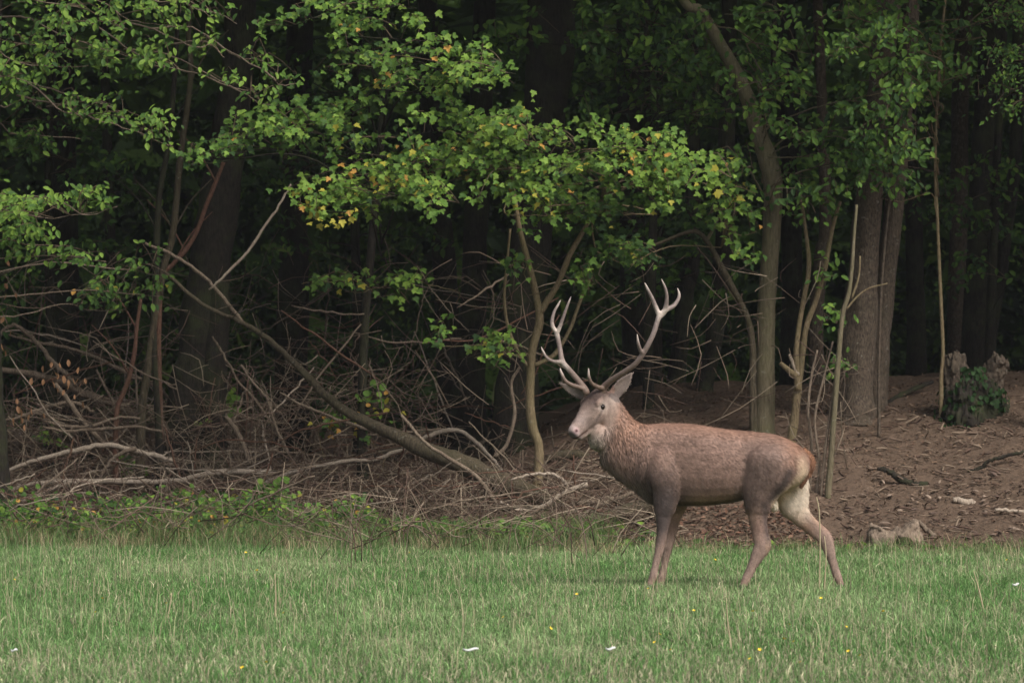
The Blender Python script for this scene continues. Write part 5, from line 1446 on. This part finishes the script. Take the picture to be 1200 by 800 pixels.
# single leafy shoots standing out of the brambles
for cx, cy, w, h, yl, kind, lab in [
        (390, 500, 40, 34, .5, 'maple', "small shoot with yellow leaves right of the brambles"), (440, 508, 34, 44, .5, 'maple', "small yellow-spotted shoot on the sloping trunk"),
        (435, 470, 26, 30, .1, 'round', "small green shoot above the yellow-spotted shoot"), (245, 470, 40, 40, .0, 'round', "green climbing shoot at the foot of the leaning trunk"),
        (225, 500, 40, 60, .02, 'round', "green shoot in front of the leaning trunk's split foot"), (62, 520, 34, 22, .0, 'oval', "tuft of green leaves inside the brushwood on the left"),
        (150, 550, 40, 20, .0, 'round', "low green shoot under the arching branch"), (245, 585, 70, 44, .14, 'round', "bramble with a few round yellow leaves"),
        (330, 600, 90, 50, .0, 'round', "broad green bramble clump left of the grey log"), (380, 612, 60, 40, .0, 'round', "low bramble clump just left of the grey log"),
        (265, 480, 20, 40, .0, 'round', "thin leafy shoot right of the leaning trunk")]:
    g = ground_hit(cx, max(cy + 14, 560) if cy < 560 else cy + 10)
    b = np.array(g)
    t = thing("bramble_shoot", lab, "shoot", b, "leafy shoots at the wood edge")
    lv = Leaves(kind); tw = Acc(); brs = []
    spray(lv, tw, brs, cx, cy, w, h, g[1] - .1, b + np.array((0, 0, -.05)), dens=.75, size=.07, yel=yl, bright=.6, thick=.006, depth=.12)
    finish(t, b, [lv], tw, brs, M_BARK_HAZEL, 60)

# ------------------------------------------------------------------ small things in the meadow
def flower(px, py):
    Y = CAM_H / ((py + 4 - HOR) / F)
    X = (px - 600) / F * Y
    z = CAM_H - (py - HOR) / F * Y + .012
    z = max(z, .08)
    b = np.array((X, Y, 0.0))
    return b, z


fl = [(288, 654), (301, 676), (17, 687), (332, 728), (284, 795), (480, 654), (18, 772), (645, 747), (767, 764), (773, 754), (786, 773), (813, 725), (862, 725), (882, 726), (925, 742), (938, 788), (919, 760), (930, 763), (890, 773), (879, 784), (994, 775), (1008, 780), (1035, 726), (1110, 713), (992, 745), (962, 710), (1180, 663), (1168, 692), (590, 733), (676, 705), (760, 698), (838, 663), (120, 710), (195, 716), (112, 727), (312, 788)]
stalk = None
for px, py in fl:
    b, z = flower(px, py)
    t = thing("buttercup", "small yellow buttercup flowering in the short meadow grass", "flower", b, "buttercups in the meadow")
    if stalk is None:
        a = Acc(); a.add(*tube([(0, 0, -.01), (.004, 0, .6), (0, 0, 1.0)], [.0022, .002, .0016], sides=5, res=2), col=(.10, .16, .05)); stalk = a.mesh("stalk")
        a = Acc()
        for q in range(5):
            an = q * 2 * math.pi / 5
            d = np.array((math.cos(an), math.sin(an), .55)); s_ = np.array((-math.sin(an), math.cos(an), 0))
            a.add(np.array([(0, 0, 0), d * .008 + s_ * .006, d * .016, d * .008 - s_ * .006]), [np.array([(0, 1, 2, 3)])], col=(.75, .50, .02))
        head_ = a.mesh("flower_head", smooth=False)
    o = obj("stalk", stalk, M_PLAIN, t); o.scale = (1, 1, z)
    o = obj("flower_head", head_, M_PLAIN, t, (0, 0, z - .002)); s_ = rng.uniform(.6, .95); o.scale = (s_, s_, s_); o.rotation_euler = (.5, rng.normal(0, .3), rng.uniform(0, 6))
for px, py, L0, lab in [(552, 772, .045, "white scrap lying in the grass below the forked sapling"), (716, 771, .03, "white scrap lying in the grass below the stag's forelegs"), (1191, 692, .028, "tiny white scrap in the grass at the right edge"), (16, 773, .02, "tiny white speck in the grass at the lower left")]:
    Y = CAM_H / ((py + 6 - HOR) / F); X = (px - 600) / F * Y
    a = Acc(); a.add(*loft([np.array((q * L0, .01 * q * q, .006 * math.sin(3 * q))) for q in np.linspace(-1, 1, 7)], [(0, .014 * (1.1 - q * q), 0) for q in np.linspace(-1, 1, 7)], [(0, 0, .006)] * 7, sides=8), col=(.55, .55, .52))
    o = obj("white_scrap", a.mesh("white_scrap"), M_PLAIN, None, (X, Y, .085)); o.rotation_euler = (.3, 0, rng.normal(0, .2))
    o['label'] = lab; o['category'] = "scrap"
# tall dry stalks that stand out
for rows, lab in [([(957, 582, .5), (960, 600, .8), (961, 640, .9), (960, 690, 1)], "tall dry stalk in front of the stag's far hind leg"), ([(966, 628, .5), (968, 650, .8), (966, 690, .9)], "shorter dry stalk beside the tall one by the stag's hind leg"),
                  ([(1141, 668, .5), (1147, 690, .9), (1153, 716, 1)], "bent dry stalk standing in the grass on the right"), ([(851, 700, .5), (853, 730, .9), (858, 762, 1)], "dry stalk in the grass below the stag's belly"),
                  ([(322, 672, .6), (323, 700, .9), (322, 727, 1)], "upright dry stalk in the meadow, left"), ([(201, 694, .6), (199, 710, .8), (195, 730, 1)], "dry stalk leaning right beside a buttercup")]:
    py = rows[-1][1]; Y = CAM_H / ((py - HOR) / F)
    if rows[0][0] in (957, 966):
        Y = 39.3
    pts, rad = px_path(rows, Y)
    pts = np.vstack([pts, [pts[-1][0], Y, -.02]]) if pts[-1][2] > 0 else pts
    rad = np.append(rad, rad[-1]) if len(rad) < len(pts) else rad
    b = np.array((pts[-1][0], Y, 0.0))
    a = Acc(); a.add(*tube(pts, rad, sides=5, res=4), col=(.46, .38, .24))
    o = obj("dry_stalk", a.mesh("dry_stalk", b), M_BLADE, None, b)
    o['label'] = lab; o['category'] = "grass stalk"

# ------------------------------------------------------------------ thin haze added to lift the darkest depths a little
bx = np.array([(-470, -470, -1.6), (470, -470, -1.6), (470, 470, -1.6), (-470, 470, -1.6), (-470, -470, 30), (470, -470, 30), (470, 470, 30), (-470, 470, 30)], float)
m, nt, bs, out = new_mat("air")
nt.nodes.remove(bs)
pv = nt.nodes.new("ShaderNodeVolumePrincipled")
pv.inputs["Color"].default_value = (0.92, 0.95, 1.0, 1)
pv.inputs["Density"].default_value = 0.00018
nt.links.new(pv.outputs[0], out.inputs["Volume"])
obj("haze", mesh_np("haze", bx, [np.array([(0, 3, 2, 1), (4, 5, 6, 7), (0, 1, 5, 4), (1, 2, 6, 5), (2, 3, 7, 6), (3, 0, 4, 7)])], smooth=False), m, kind='stuff')
